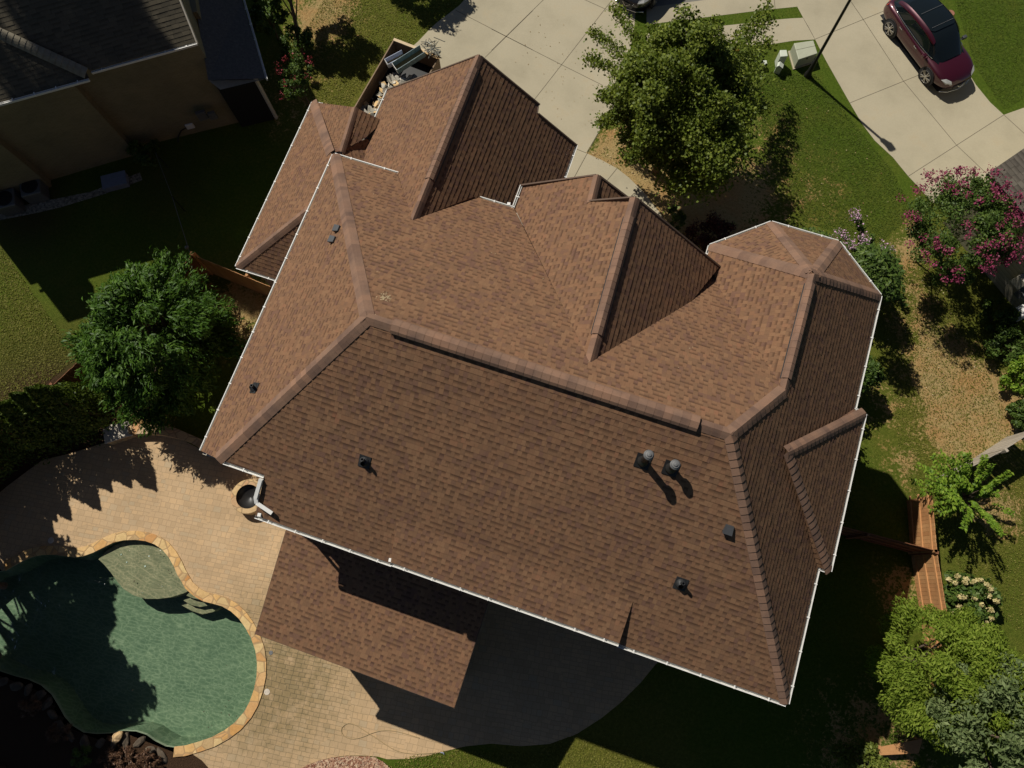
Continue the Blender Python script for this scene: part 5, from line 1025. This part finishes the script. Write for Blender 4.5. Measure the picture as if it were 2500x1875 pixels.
    mb = MB(); mb.quad((-.9,-.86,.2),(2.2,-.8,.2),(2.2,.8,.2),(-2.3,.8,.2),(-2.3,-.8,.2)); put(mb, 'underside', M['tyre'])
    return root
wr, wf_ = at(2172.8,69.6,.37), at(2260.4,186.7,.37); hd = (wf_-wr).normalized(); lf_ = Vector((-hd.y, hd.x, 0)); cc = (wr+wf_)/2+lf_*.95
make_car('maroon crossover with black glass roof parked on the right hand driveway', paint('maroon_paint', (.05,.003,.010)), (cc.x, cc.y, 0), math.atan2(hd.y, hd.x))
ax = (at(*T(870,60,1200,0))-at(*T(540,500,1200,0))).normalized(); p2 = at(1526, 20, .3)+ax*2.55
make_car('black car at the top edge, mostly hidden behind the big tree', paint('black_paint', (.012,.012,.013), .2), (p2.x, p2.y, 0), math.atan2(-ax.y, -ax.x))
# ================================================================== TREES AND PLANTS
def leaf_mesh(name, C, Nn, size, aspect, mat, parent, droop=0.0, axis=None, jitter=.8, fold=True):
    """C centres (n,3), Nn preferred normals (n,3), axis preferred long direction (n,3) or None"""
    n = len(C); nrm_ = Nn+rng.normal(0, jitter, (n,3)); nrm_ /= np.linalg.norm(nrm_, axis=1)[:,None]+1e-9
    ax_ = rng.normal(0,1,(n,3)) if axis is None else axis+rng.normal(0,.35,(n,3))
    ax_ -= nrm_*np.sum(ax_*nrm_, 1)[:,None]; ax_ /= np.linalg.norm(ax_, axis=1)[:,None]+1e-9
    sd = np.cross(nrm_, ax_); s = (size*rng.uniform(.45,1.45,n))[:,None]
    a = C-ax_*s*.5; b = C+ax_*s*.5; c = C+sd*s*aspect*.5+nrm_*s*.12*(1 if fold else 0); d = C-sd*s*aspect*.5+nrm_*s*.12*(1 if fold else 0)
    V = np.stack([a, c, b, d], 1).reshape(-1,3)
    if parent is not None: V = V-np.array(parent.location)
    me = bpy.data.meshes.new(name); me.vertices.add(4*n); me.vertices.foreach_set('co', V.astype(np.float32).ravel())
    me.loops.add(4*n); me.loops.foreach_set('vertex_index', np.arange(4*n, dtype=np.int32)); me.polygons.add(n); me.polygons.foreach_set('loop_start', np.arange(0,4*n,4, dtype=np.int32)); me.update(); me.validate()
    return link(name, me, mat, parent)
def ell_points(n, c, r, shell=.55):
    d = rng.normal(0,1,(n,3)); d /= np.linalg.norm(d, axis=1)[:,None]; k_ = rng.uniform(shell, 1.0, n)[:,None]
    return np.array(c)+d*k_*np.array(r), d
def clumps(n, c, r, cr, low=-.3, bias=.8):
    out = []
    while len(out) < n:
        d = rng.normal(0,1,3); d /= np.linalg.norm(d)
        if d[2] < low: continue
        k_ = rng.uniform(.35,1.0)**.6*bias+.1; out.append((np.array(c)+d*k_*np.array(r), cr*rng.uniform(.6,1.25), d))
    return out
def trunk(parent, base, top, r, limbs=(), mat='bark'):
    mb = MB(); b = Vector(base); t_ = Vector(top); mb.tube([b, b+(t_-b)*.35+Vector((.05,.03,0)), b+(t_-b)*.7, t_], [r, r*.75, r*.5, r*.2], 9); mb.build('trunk', M[mat], parent, smooth=True)
    for l_ in limbs:
        s = b+(t_-b)*random.uniform(.2,.6); e = Vector(l_); m = (s+e)/2+Vector((0,0,.15)); mb = MB(); mb.tube([s, m, e], [r*.4, r*.25, r*.06], 6); mb.build('branch', M[mat], parent, smooth=True)
def tree(name, label, cat, base, c, r, ncl, cr, nleaf, size, aspect, mat, tr=.14, group=None, low=-.3, extra=None, jitter=.8, outward=False, upl=.5, kind_=None, nb_=7):
    root = empty(name, (base[0], base[1], 0)); tag(root, label, cat, group)
    cl = clumps(ncl, c, r, cr, low); cl.append((np.array(c), cr*1.4, np.array([0,0,1.])))
    P = []; Nv = []; A = []
    per = nleaf//len(cl)
    for cc_, rr, d in cl:
        p, dv_ = ell_points(per, cc_, (rr, rr, rr*.75), .35); P.append(p); Nv.append(dv_*.6+np.array([0,0,upl])+d*.3); A.append(d*1.0+dv_*.5+np.array([0,0,-.1]) if outward else rng.normal(0,1,(per,3)))
    if extra is not None: P.append(extra); Nv.append(np.tile([0,0,.8], (len(extra),1))); A.append(rng.normal(0,1,(len(extra),3))+(extra-np.array(c))*.8)
    P = np.concatenate(P); Nv = np.concatenate(Nv); A = np.concatenate(A); P[:,2] = np.maximum(P[:,2], .04)
    leaf_mesh('crown', P, Nv, size, aspect, M[mat], root, axis=A if outward else None, jitter=jitter)
    trunk(root, (base[0], base[1], 0), (c[0], c[1], c[2]+r[2]*.3), tr, [tuple(x[0]) for x in random.sample(cl, min(nb_, len(cl)))])
    return root, cl
D8 = lambda x, y: (x/.8848, y/.8848)
def cpt(px, z): p = at(px[0], px[1], z); return (p.x, p.y, z)
# big maple
def boughs(pxs, z, c, n_, steps=5, sp=.15, D_=D8):
    out = []; ctr = np.array(c)
    for px in pxs:
        pc_ = np.array(cpt(D_(*px), z))
        for i in range(steps): out.append(pc_+(ctr-pc_)*i*.08+rng.normal(0,sp,(n_,3)))
    return np.concatenate(out)
mc = cpt(D8(1462,212), 4.8); ex = boughs(((1285,70),(1272,125),(1300,205),(1298,262),(1640,150),(1660,45),(1655,20),(1430,340),(1560,380),(1610,330),(1520,400),(1330,20),(1480,398),(1660,95),(1650,230)), 3.6, mc, 130); ex = np.concatenate([ex, ell_points(9000, mc, (2.0,2.6,2.0), .3)[0], boughs(((1605,120),(1612,180),(1608,240),(1590,290),(1570,330),(1540,360)), 5.2, mc, 420, steps=4, sp=.32), boughs(((1600,200),(1595,265),(1570,330),(1530,385),(1600,130),(1460,400)), 3.9, mc, 420, steps=3, sp=.34), boughs(((1585,245),(1560,310),(1520,400),(1560,365)), 2.8, mc, 420, steps=3, sp=.32)])
rt, cl = tree('maple_tree', 'big dark green maple over the front walk and driveway', 'tree', (mc[0]+.1, mc[1]-.2), mc, (2.6,3.2,3.1), 190, .48, 60000, .11, .75, 'maple', .19, low=-.45, extra=ex)
pr_ = np.array([x[0] for x in random.sample(cl, 12)]); P = np.concatenate([p+rng.normal(0,.14,(16,3)) for p in pr_]); o_ = leaf_mesh('turning_leaves', P, np.tile([0,0,1.], (len(P),1)), .12, .7, M['maple_red'], rt); o_['kind'] = 'stuff'
tree('added_shade_pine', 'unseen tall pine added behind the neighbouring brick house to shade the side yard', 'tree', (-33.6, 19.4), (-33.6, 19.4, 23.5), (3.4, 3.4, 3.6), 90, .8, 16000, .35, .4, 'evergreen', .3, low=-.8)  # unseen pine added so its shadow darkens the side yard
# big evergreen
ec = cpt(D8(335,735), 2.9); ex = boughs(((350,550),(290,580),(255,600),(210,650),(150,735),(165,760),(240,870),(270,905),(320,925),(385,880),(455,640),(500,700),(505,740),(520,760),(430,600),(400,560),(345,915)), 2.2, ec, 90, steps=6, sp=.16)
rt, cl = tree('evergreen_tree', 'large deep green feathery evergreen beside the board fence', 'tree', (ec[0]+.3, ec[1]-.1), ec, (2.95,3.0,2.9), 170, .52, 46000, .2, .26, 'evergreen', .22, low=-.75, outward=True, jitter=.5, extra=ex)
# hedge of arborvitae: each one a tapering column
def column(name, label, x, y, h, rb, nleaf, mat, group, taper=1.0):
    root = empty(name, (x, y, 0)); tag(root, label, 'shrub', group); t_ = rng.uniform(0,1,nleaf)**.75; z = t_*h; rr = rb*np.clip((1-t_**1.9), .03, 1)**taper*(1+.12*np.sin(z*5+x)); th = rng.uniform(0,2*np.pi,nleaf); k_ = rng.uniform(.7,1.05,nleaf)
    lob = 1+.12*np.sin(th*5+z*2.2); P = np.stack([x+np.cos(th)*rr*k_*lob, y+np.sin(th)*rr*k_*lob, z+.05], 1); Nv = np.stack([np.cos(th), np.sin(th), .25+0*th], 1); A = np.stack([np.cos(th)*.35, np.sin(th)*.35, 1+0*th], 1)
    leaf_mesh('foliage', P, Nv, .13, .45, M[mat], root, axis=A, jitter=.5); mb = MB(); mb.tube([(x,y,0),(x,y,h*.8)], [.07,.02], 7); mb.build('trunk', M['bark'], root); return root
tips = [((1205,935),4.6,'tallest, at the bench slab end'),((1010,908),4.2,''),((860,940),4.0,''),((770,1082),4.5,''),((545,1160),4.7,''),((435,1168),4.4,''),((413,1292),4.6,''),((312,1290),4.4,''),((215,1400),4.6,''),((145,1470),4.8,'')]
for i, (tp_, hh, _) in enumerate(tips):
    S = at(*T(*tp_, 0, 900)); xy_ = Vector((S.x, S.y))-SH*hh
    lab = 'tapering dark green arborvitae nearest the stone slab step, casting the longest shadow tip' if i == 0 else 'tapering dark green arborvitae in the hedge row along the red fence'
    column('arborvitae', lab, xy_.x, xy_.y, hh, 1.0, 7000, 'arbor', 'arborvitae hedge along the terrace')
# trees standing just left of the picture: they throw the dappled shade on the pool
for i, (x, y, z, r) in enumerate(((-19.9,-6.2,5.6,1.55),(*((Vector(xy(45,1530))-SH*5.4)),5.4,1.35),(*((Vector(xy(60,1640))-SH*5.6)),5.6,1.4),(-18.6,-6.6,5.2,1.9),(-21.3,-4.7,5.8,1.3),(-17.6,-8.9,4.6,2.0),(-20.0,-7.6,6,2.2),(-20.6,-5.6,6,1.9),(-21.6,-3.6,5.6,1.6),(-18.6,-10.2,5,2.3),(-22.0,-6.5,6.5,2.2),(-21,-9.5,6,2.6),(-15.6,-12.2,4.0,2.0))):
    tree('shade_tree', 'leafy tree just outside the left edge shading the pool', 'tree', (x, y), (x, y, z), (r, r, r*1.25), 40, .55, 9000, .24, .6, 'hedge', .14, group='trees outside the left edge')
S = at(*D8(735,112)); x, y = (Vector((S.x, S.y))-SH*3.4); c_ = cpt(D8(618,40), 3.0); tree('garden_tree', 'loose leafed tree over the shaded shrubs at the top left lawn edge', 'tree', (c_[0]-.2, c_[1]+.1), (x-.0, y+.2, 3.5), (1.5,1.6,1.5), 40, .4, 6500, .2, .5, 'hedge', .09)
S = at(*D8(800,70)); x, y = (Vector((S.x, S.y))-SH*3.2)
S = at(*D8(930,-8)); x, y = (Vector((S.x, S.y))-SH*4.5); tree('garden_tree', 'tree outside the top edge whose shadow reaches the driveway', 'tree', (x, y), (x, y, 4.5), (1.9,1.6,1.6), 40, .45, 7000, .2, .5, 'hedge', .1)
def blob_shrub(name, label, cat, px, z, r, n_, size, asp, mat, group=None, fl=None, fmat=None, fsz=.05, fn_=60, frad=.09, outward=False, low=-.5, ncl=26, cr=None, base=None):
    c_ = cpt(px, z); b_ = base or (c_[0], c_[1]); rt, cl = tree(name, label, cat, b_, c_, r, ncl, cr or r[0]*.3, n_, size, asp, mat, .05, group, low=low, outward=outward, nb_=5)
    if fl:
        P = []
        for i in range(fl):
            d = rng.normal(0,1,3); d[2] = abs(d[2])*1.0+.15; d /= np.linalg.norm(d); q_ = np.array(c_)+d*np.array(r)*rng.uniform(.92,1.12); P.append(q_+rng.normal(0,frad,(fn_,3))*np.array([1,1,.8]))
        P = np.concatenate(P); leaf_mesh('flowers', P, np.tile([0,0,.5], (len(P),1)), fsz, .8, M[fmat], rt, jitter=1.0)['kind'] = 'stuff'
    return rt
rt = blob_shrub('crape_myrtle', 'full crape myrtle with magenta blossoms beside the right hand driveway', 'tree', D8(2070,492), 3.1, (2.15,2.25,1.8), 30000, .1, .5, 'hedge', fl=120, fmat='pink', fsz=.068, fn_=36, frad=.085, ncl=90, cr=.42)
blob_shrub('crape_myrtle', 'crape myrtle with small red blossoms in the shade at upper left', 'tree', D8(640,170), 2.6, (.7,1.1,1.0), 3200, .1, .5, 'hedge', fl=14, fmat='redflower', fsz=.06, fn_=16, frad=.07)
# arching lilac crape myrtle by the octagonal roof
rt = empty('crape_myrtle', at(2105, 640)); tag(rt, 'arching crape myrtle with lilac blossoms against the octagonal corner roof', 'tree'); b0_ = np.array(at(2095, 650, 0)); P, Nv, A, Fp = [], [], [], []
for (x, y, z, f_) in ((905,225,2.4,1),(780,385,2.9,1),(860,465,2.8,1),(965,415,2.6,1),(1035,405,2.3,0),(1165,500,2.0,1),(1270,690,1.6,0),(1240,610,1.5,0),(1180,700,1.9,0),(1290,945,1.2,0),(1220,880,1.6,0),(1000,560,2.4,0),(1080,640,2.2,0),(1050,760,2.0,0),(960,520,2.7,0),(900,560,2.6,0),(1120,560,2.0,0),(1010,690,2.5,0),(1150,780,1.6,0),(950,640,2.8,0),(1080,520,1.7,0),(560,360,2.0,0),(500,350,1.8,0)):
    tip = np.array(at(*T(x, y, 1800, 450), z)); m_p = (b0_+tip)/2+np.array([0,0,.9])
    for t_ in np.linspace(.35, 1, 26):
        p = (1-t_)**2*b0_+2*t_*(1-t_)*m_p+t_*t_*tip; dr = (tip-m_p); dr /= np.linalg.norm(dr); sd_ = np.cross(dr, [0,0,1]); sd_ /= np.linalg.norm(sd_)+1e-9
        for s_ in (-1, 1):
            for _ in range(3): P.append(p+sd_*s_*.08+rng.normal(0,.04,3)); Nv.append([0,0,1]); A.append(sd_*s_+dr*.5)
    if f_: Fp.append(tip+rng.normal(0,1,(110,3))*np.array([.13,.13,.1])); Fp.append(tip-dr*.2+rng.normal(0,1,(60,3))*.1)
    mb = MB(); mb.tube([b0_, b0_*.3+m_p*.7, tip], [.02,.012,.004], 5); mb.build('stem', M['bark'], rt)
for (x, y, z, r_) in ((1140,715,4.2,.65),(1080,600,4.3,.7),(1010,640,2.7,.75),(1120,700,2.3,.7),(1010,560,2.9,.6),(1170,790,2.2,.6)):
    c_ = np.array(at(*T(x, y, 1800, 450), z)); q_, d_2 = ell_points(900, c_, (r_, r_, r_*.9), .2); P += list(q_); Nv += list(d_2*.4+np.array([0,0,.8])); A += list(d_2+rng.normal(0,.4,d_2.shape))
leaf_mesh('foliage', np.array(P), np.array(Nv), .17, .36, M['hedge'], rt, axis=np.array(A), jitter=.35); Fp = np.concatenate(Fp); leaf_mesh('flowers', Fp, np.tile([0,0,.5], (len(Fp),1)), .06, .8, M['lilac'], rt)['kind'] = 'stuff'
for (x, y, z, r_, lab) in ((8.5,12.9,1.5,.85,'added rounded green shrub against the house under the eave below the lilac blossoms'), (8.8,11.8,1.5,.9,'second added shrub from the octagonal corner along the right hand wall'), (9.0,10.7,1.4,.9,'third added shrub from the octagonal corner along the right hand wall'), (9.0,9.5,1.3,.85,'last added shrub of the row along the right hand wall'), (9.9,11.3,1.5,.55,'small added outer shrub in front of the row along the right hand wall')):
    tree('added_shade_shrub', lab, 'shrub', (x, y), (x, y, z), (r_, r_, r_*1.2), 22, .35, 2600, .15, .5, 'hedge', .04, 'shrubs added under the right hand eave for their shade', low=-.6)  # hidden shrubs added to shade the ground beside the house
# small bright tree with frond like shoots
rt = empty('young_crape_myrtle', at(2345, 1215)); tag(rt, 'small bright green tree with long frond like shoots beside the plank fence', 'tree'); b0_ = np.array(at(*T(1690,1010,1800,900), 0)); P, Nv, A = [], [], []
shoots = [(1500,670,2.2),(1560,650,2.2),(1640,680,2.3),(1720,650,2.3),(1780,650,2.4),(1390,745,2.0),(1350,870,1.8),(1910,670,2.5),(1960,740,2.5),(2110,800,2.5),(2020,960,2.4),(2040,1280,1.9),(1960,1180,2.1),(1740,1240,2.3),(1830,1080,2.3),(1480,1080,1.9),(1420,950,1.8),(1600,1130,2.0),(2130,1120,1.4),(1900,1150,1.8)]
for i in range(50): shoots.append((1700+random.gauss(0,150), 930+random.gauss(0,120), random.uniform(1.9,2.8)))
for (x, y, z) in shoots:
    tip = np.array(at(*T(x, y, 1800, 900), z)); m_p = (b0_*.45+tip*.55)+np.array([0,0,.75]); dr = (tip-m_p); dr /= np.linalg.norm(dr)+1e-9; sd_ = np.cross(dr, [0,0,1]); sd_ /= np.linalg.norm(sd_)+1e-9
    for t_ in np.linspace(.5, 1, 22):
        p = (1-t_)**2*b0_+2*t_*(1-t_)*m_p+t_*t_*tip
        for s_ in (-1, 1):
            for _ in range(2): P.append(p+sd_*s_*.07+rng.normal(0,.02,3)); Nv.append([0,0,1]); A.append(sd_*s_+dr*.4)
    mb = MB(); mb.tube([b0_, b0_*.3+m_p*.7, tip], [.016,.01,.004], 4); mb.build('stem', M['bark'], rt)
leaf_mesh('foliage', np.array(P), np.array(Nv), .13, .42, M['bright'], rt, axis=np.array(A), jitter=.3)
# hydrangea
hc = cpt(T(1780,370,1800,1350), .9); rt, cl = tree('hydrangea', 'hydrangea bush with cream cone blossoms beside the orange fence', 'shrub', (hc[0], hc[1]), hc, (1.05,1.05,.75), 34, .3, 3800, .17, .65, 'hedge', .04, low=-.2)
for (x, y) in ((1610,205),(1660,230),(1680,185),(1735,225),(1750,205),(1805,220),(1850,210),(1905,245),(1840,290),(1935,280),(1920,330),(1975,370),(1700,340),(1730,340),(1815,350),(1860,398),(1690,412),(1770,420),(1800,438),(1710,458),(1810,475),(1935,440),(1940,500),(1715,540),(1630,472),(1885,540),(1880,590)):
    p = np.array(at(*T(x, y, 1800, 1350), 1.35 if y < 400 else 1.1)); p = p+np.array([0,0,.16]); P = p+rng.normal(0,1,(80,3))*np.array([.038,.038,.042]); leaf_mesh('flower_head', P, (P-p)*8+np.array([0,0,.4]), .075, .9, M['cream_flower'], rt, jitter=.4)
# soft green conifer, grey green tree and vine at lower right
sc_ = cpt(T(1530,880,1800,1350), 3.3); tree('soft_conifer', 'soft yellow green conifer over the cedar fence at lower right', 'tree', (sc_[0]-.3, sc_[1]), sc_, (1.85,2.4,2.6), 75, .5, 38000, .13, .32, 'cypress', .15, low=-.6, outward=True, jitter=.5)
c2 = cpt(T(1900,1000,1800,1350), 4.4); tree('soft_conifer', 'soft yellow green conifer behind the other, touching the corner tree', 'tree', (c2[0]-.4, c2[1]), c2, (1.4,1.8,1.9), 50, .45, 18000, .13, .32, 'cypress', .12, low=-.6, outward=True, jitter=.5)
oc = cpt(T(2130,1480,1800,1350), 5.0); tree('corner_tree', 'grey green leafy tree filling the lower right corner', 'tree', (oc[0]-.2, oc[1]), oc, (2.4,2.8,2.3), 110, .5, 26000, .16, .38, 'olive', .2, low=-.5)
blob_shrub('leafy_vine', 'yellow green trailing shrub at the bottom edge below the house', 'shrub', T(960,1640,1800,1350), 1.2, (1.0,.75,.9), 5200, .1, .6, 'vine', ncl=30)
mb = MB(); rt = empty('trailing_shoots', at(*T(800,1520,1800,1350))); tag(rt, 'thin pale shoots reaching out over the dark lawn from the vine', 'vine'); P = []
for pts in (((960,1560),(880,1500),(780,1540),(700,1490),(600,1450)), ((930,1440),(860,1400),(760,1368)), ((900,1650),(780,1570),(690,1500)), ((1000,1420),(975,1370),(970,1340)), ((760,1650),(690,1620),(640,1570))):
    sp = smooth_path([at(*T(x, y, 1800, 1350), 1.2) for x, y in pts], 12)
    mb = MB(); mb.tube(sp, .008, 4); mb.build('stem', M['bark'], rt)
    for p in sp: P += [np.array(p)+rng.normal(0,.035,3) for _ in range(3)]
leaf_mesh('foliage', np.array(P), np.tile([0,0,1.], (len(P),1)), .07, .6, M['vine'], rt)
# shrubs by the siding wall, under the maple and in the pool bed
for i, (px, z, r, mt, lab) in enumerate((((2440,770), .6, (.7,.9,.6), 'hedge', 'dark green shrub in the shade below the white cabinet'), ((2455,850), .6, (.8,.9,.6), 'hedge', 'dark green shrub lower down along the siding wall'), ((2490,920), .7, (.7,.9,.7), 'bright', 'brighter green shrub at the right edge above the dry lawn'), ((2495,1010), .5, (.5,.6,.5), 'hedge', 'small dark shrub at the right edge of the dry lawn'))):
    blob_shrub('foundation_shrub', lab, 'shrub', px, z, r, 2600, .13, .5, mt, 'shrubs along the siding wall')
M['burgundy'] = leaf('burgundy_leaf', (.03,.008,.008), (.055,.015,.014), (.09,.025,.02), .1)
blob_shrub('burgundy_shrub', 'dark burgundy shrub by the house in the maple shade', 'shrub', T(1690,400,1200,450), .8, (1.1,.9,.8), 5200, .09, .6, 'burgundy', ncl=30)
blob_shrub('low_shrub', 'low green shrub at the foot of the house near the burgundy one', 'shrub', T(1430,260,1200,450), .4, (.5,.5,.4), 1500, .09, .6, 'hedge', ncl=14)
M['heather'] = leaf('reddish_brown_foliage', (.055,.028,.015), (.10,.05,.028), (.2,.115,.065), .1)
for i, (x, y, mt, lab) in enumerate(((840,1580,'heather','reddish tufted plant left in the shaded pool bed'), (1130,1600,'heather','reddish tufted plant catching sun nearest the terrace corner'), (980,1600,'heather','reddish tufted plant between the other two in the bed'), (630,1580,'hedge','dim green mound plant in the pool bed'), (450,1380,'heather','dim tufted plant high in the pool bed'), (220,1200,'heather','dim tufted plant near the left edge of the bed'))):
    blob_shrub('bed_plant', lab, 'plant', T(x, y, 0, 1350), .3, (.45,.45,.3), 1300, .11, .2, mt, 'plants in the pool bed', outward=True, ncl=12)
blob_shrub('shade_shrub', 'dark leafy shrub against the brick house at the top left', 'shrub', D8(575,30), 1.6, (.8,1.2,1.0), 3500, .15, .5, 'hedge', ncl=26)
blob_shrub('shade_shrub', 'dark shrub between the sunlit roof corner and the red blossoms', 'shrub', D8(640,95), 1.0, (.8,1.0,.8), 2600, .13, .5, 'hedge', ncl=20)
blob_shrub('wall_plant', 'dark mound of plants at the foot of the brick wall', 'plant', T(1120,1180,0,0), .5, (.8,.7,.6), 1600, .13, .4, 'hedge', ncl=14)
# grass tufts: ground cover too fine to count
def tufts(name, label, poly, n_, size, mat, dens_z=.03):
    xs = [p[0] for p in poly]; ys = [p[1] for p in poly]; X_ = rng.uniform(min(xs), max(xs), n_*3); Y_ = rng.uniform(min(ys), max(ys), n_*3); k_ = inside(poly, X_, Y_); X_, Y_ = X_[k_][:n_], Y_[k_][:n_]
    P = np.stack([X_, Y_, np.full(len(X_), dens_z)], 1); o_ = leaf_mesh(name, P, np.tile([0,0,.8], (len(P),1)), size*.7, .5, M[mat], None, jitter=.5, fold=False); return tag(o_, label, 'grass', kind='stuff')
M['grass_lush'] = leaf('lawn_blade', (.05,.082,.008), (.078,.115,.013), (.13,.16,.025), .3, .7)
M['grass_dry'] = leaf('dry_blade', (.09,.1,.014), (.155,.155,.025), (.28,.25,.07), .3, .7)
tufts('lawn_grass', 'short green grass of the front lawn between the driveways', [tuple(at(*p).xy) for p in ((1850,180),(1990,180),(2180,420),(2230,520),(2140,600),(1960,540),(1850,300))], 26000, .07, 'grass_lush')
tufts('lawn_grass', 'short green grass right of the maroon car', [tuple(at(*p).xy) for p in ((2330,0),(2500,0),(2500,240),(2450,270),(2380,160))], 9000, .07, 'grass_lush')
tufts('dry_grass', 'dry straw coloured grass on the right side yard', [tuple(at(*p).xy) for p in ((2150,760),(2250,560),(2380,850),(2500,1100),(2500,1560),(2350,1400),(2200,1150))], 16000, .08, 'grass_dry')
tufts('dry_grass', 'yellowish grass of the left back lawn', [tuple(at(*p).xy) for p in ((0,600),(140,800),(180,880),(60,980),(0,1010))], 9000, .08, 'grass_dry')
tufts('dry_grass', 'sunlit yellow green grass beyond the terrace edge', [tuple(at(*p).xy) for p in ((940,1875),(1000,1845),(1100,1830),(1300,1840),(1400,1790),(1650,1875))], 6000, .08, 'grass_dry')
tufts('dry_grass', 'yellow green grass of the lawn left of the driveway', [tuple(at(*p).xy) for p in ((790,0),(1130,0),(1000,110),(940,130),(850,260),(770,250),(720,120))], 12000, .08, 'grass_dry')
# fallen leaves and clippings lying about, too many to count
def litter(name, label, poly, n_, size, mat, z):
    xs = [p[0] for p in poly]; ys = [p[1] for p in poly]; X_ = rng.uniform(min(xs), max(xs), n_*3); Y_ = rng.uniform(min(ys), max(ys), n_*3); k_ = inside(poly, X_, Y_); X_, Y_ = X_[k_][:n_], Y_[k_][:n_]
    P = np.stack([X_, Y_, np.full(len(X_), z)], 1); o_ = leaf_mesh(name, P, np.tile([0,0,1.], (len(P),1)), size, .6, mat, None, jitter=.25); return tag(o_, label, 'litter', kind='stuff')
lt = leaf('fallen_leaf', (.16,.09,.03), (.3,.2,.08), (.5,.42,.25), .1)
litter('leaf_litter', 'tan fallen leaves dotted over the front lawn', [tuple(at(*p).xy) for p in ((1640,380),(1850,200),(1990,190),(2200,470),(2130,620),(1760,540))], 150, .06, lt, .04)
litter('leaf_litter', 'a few dry leaves blown over the front driveway', [tuple(at(*p).xy) for p in ((1300,20),(1480,100),(1460,300),(1400,340),(1250,150))], 70, .05, lt, .02)
litter('leaf_litter', 'straw and leaf bits over the patchy right side yard', [tuple(at(*p).xy) for p in ((2180,620),(2280,640),(2490,1100),(2330,1100),(2160,820))], 500, .055, lt, .04)
litter('leaf_litter', 'dry leaf bits on the bare ground beside the front walk', [tuple(at(*p).xy) for p in ((1440,380),(1500,310),(1560,340),(1560,420),(1640,520),(1560,440))], 260, .06, lt, .03)
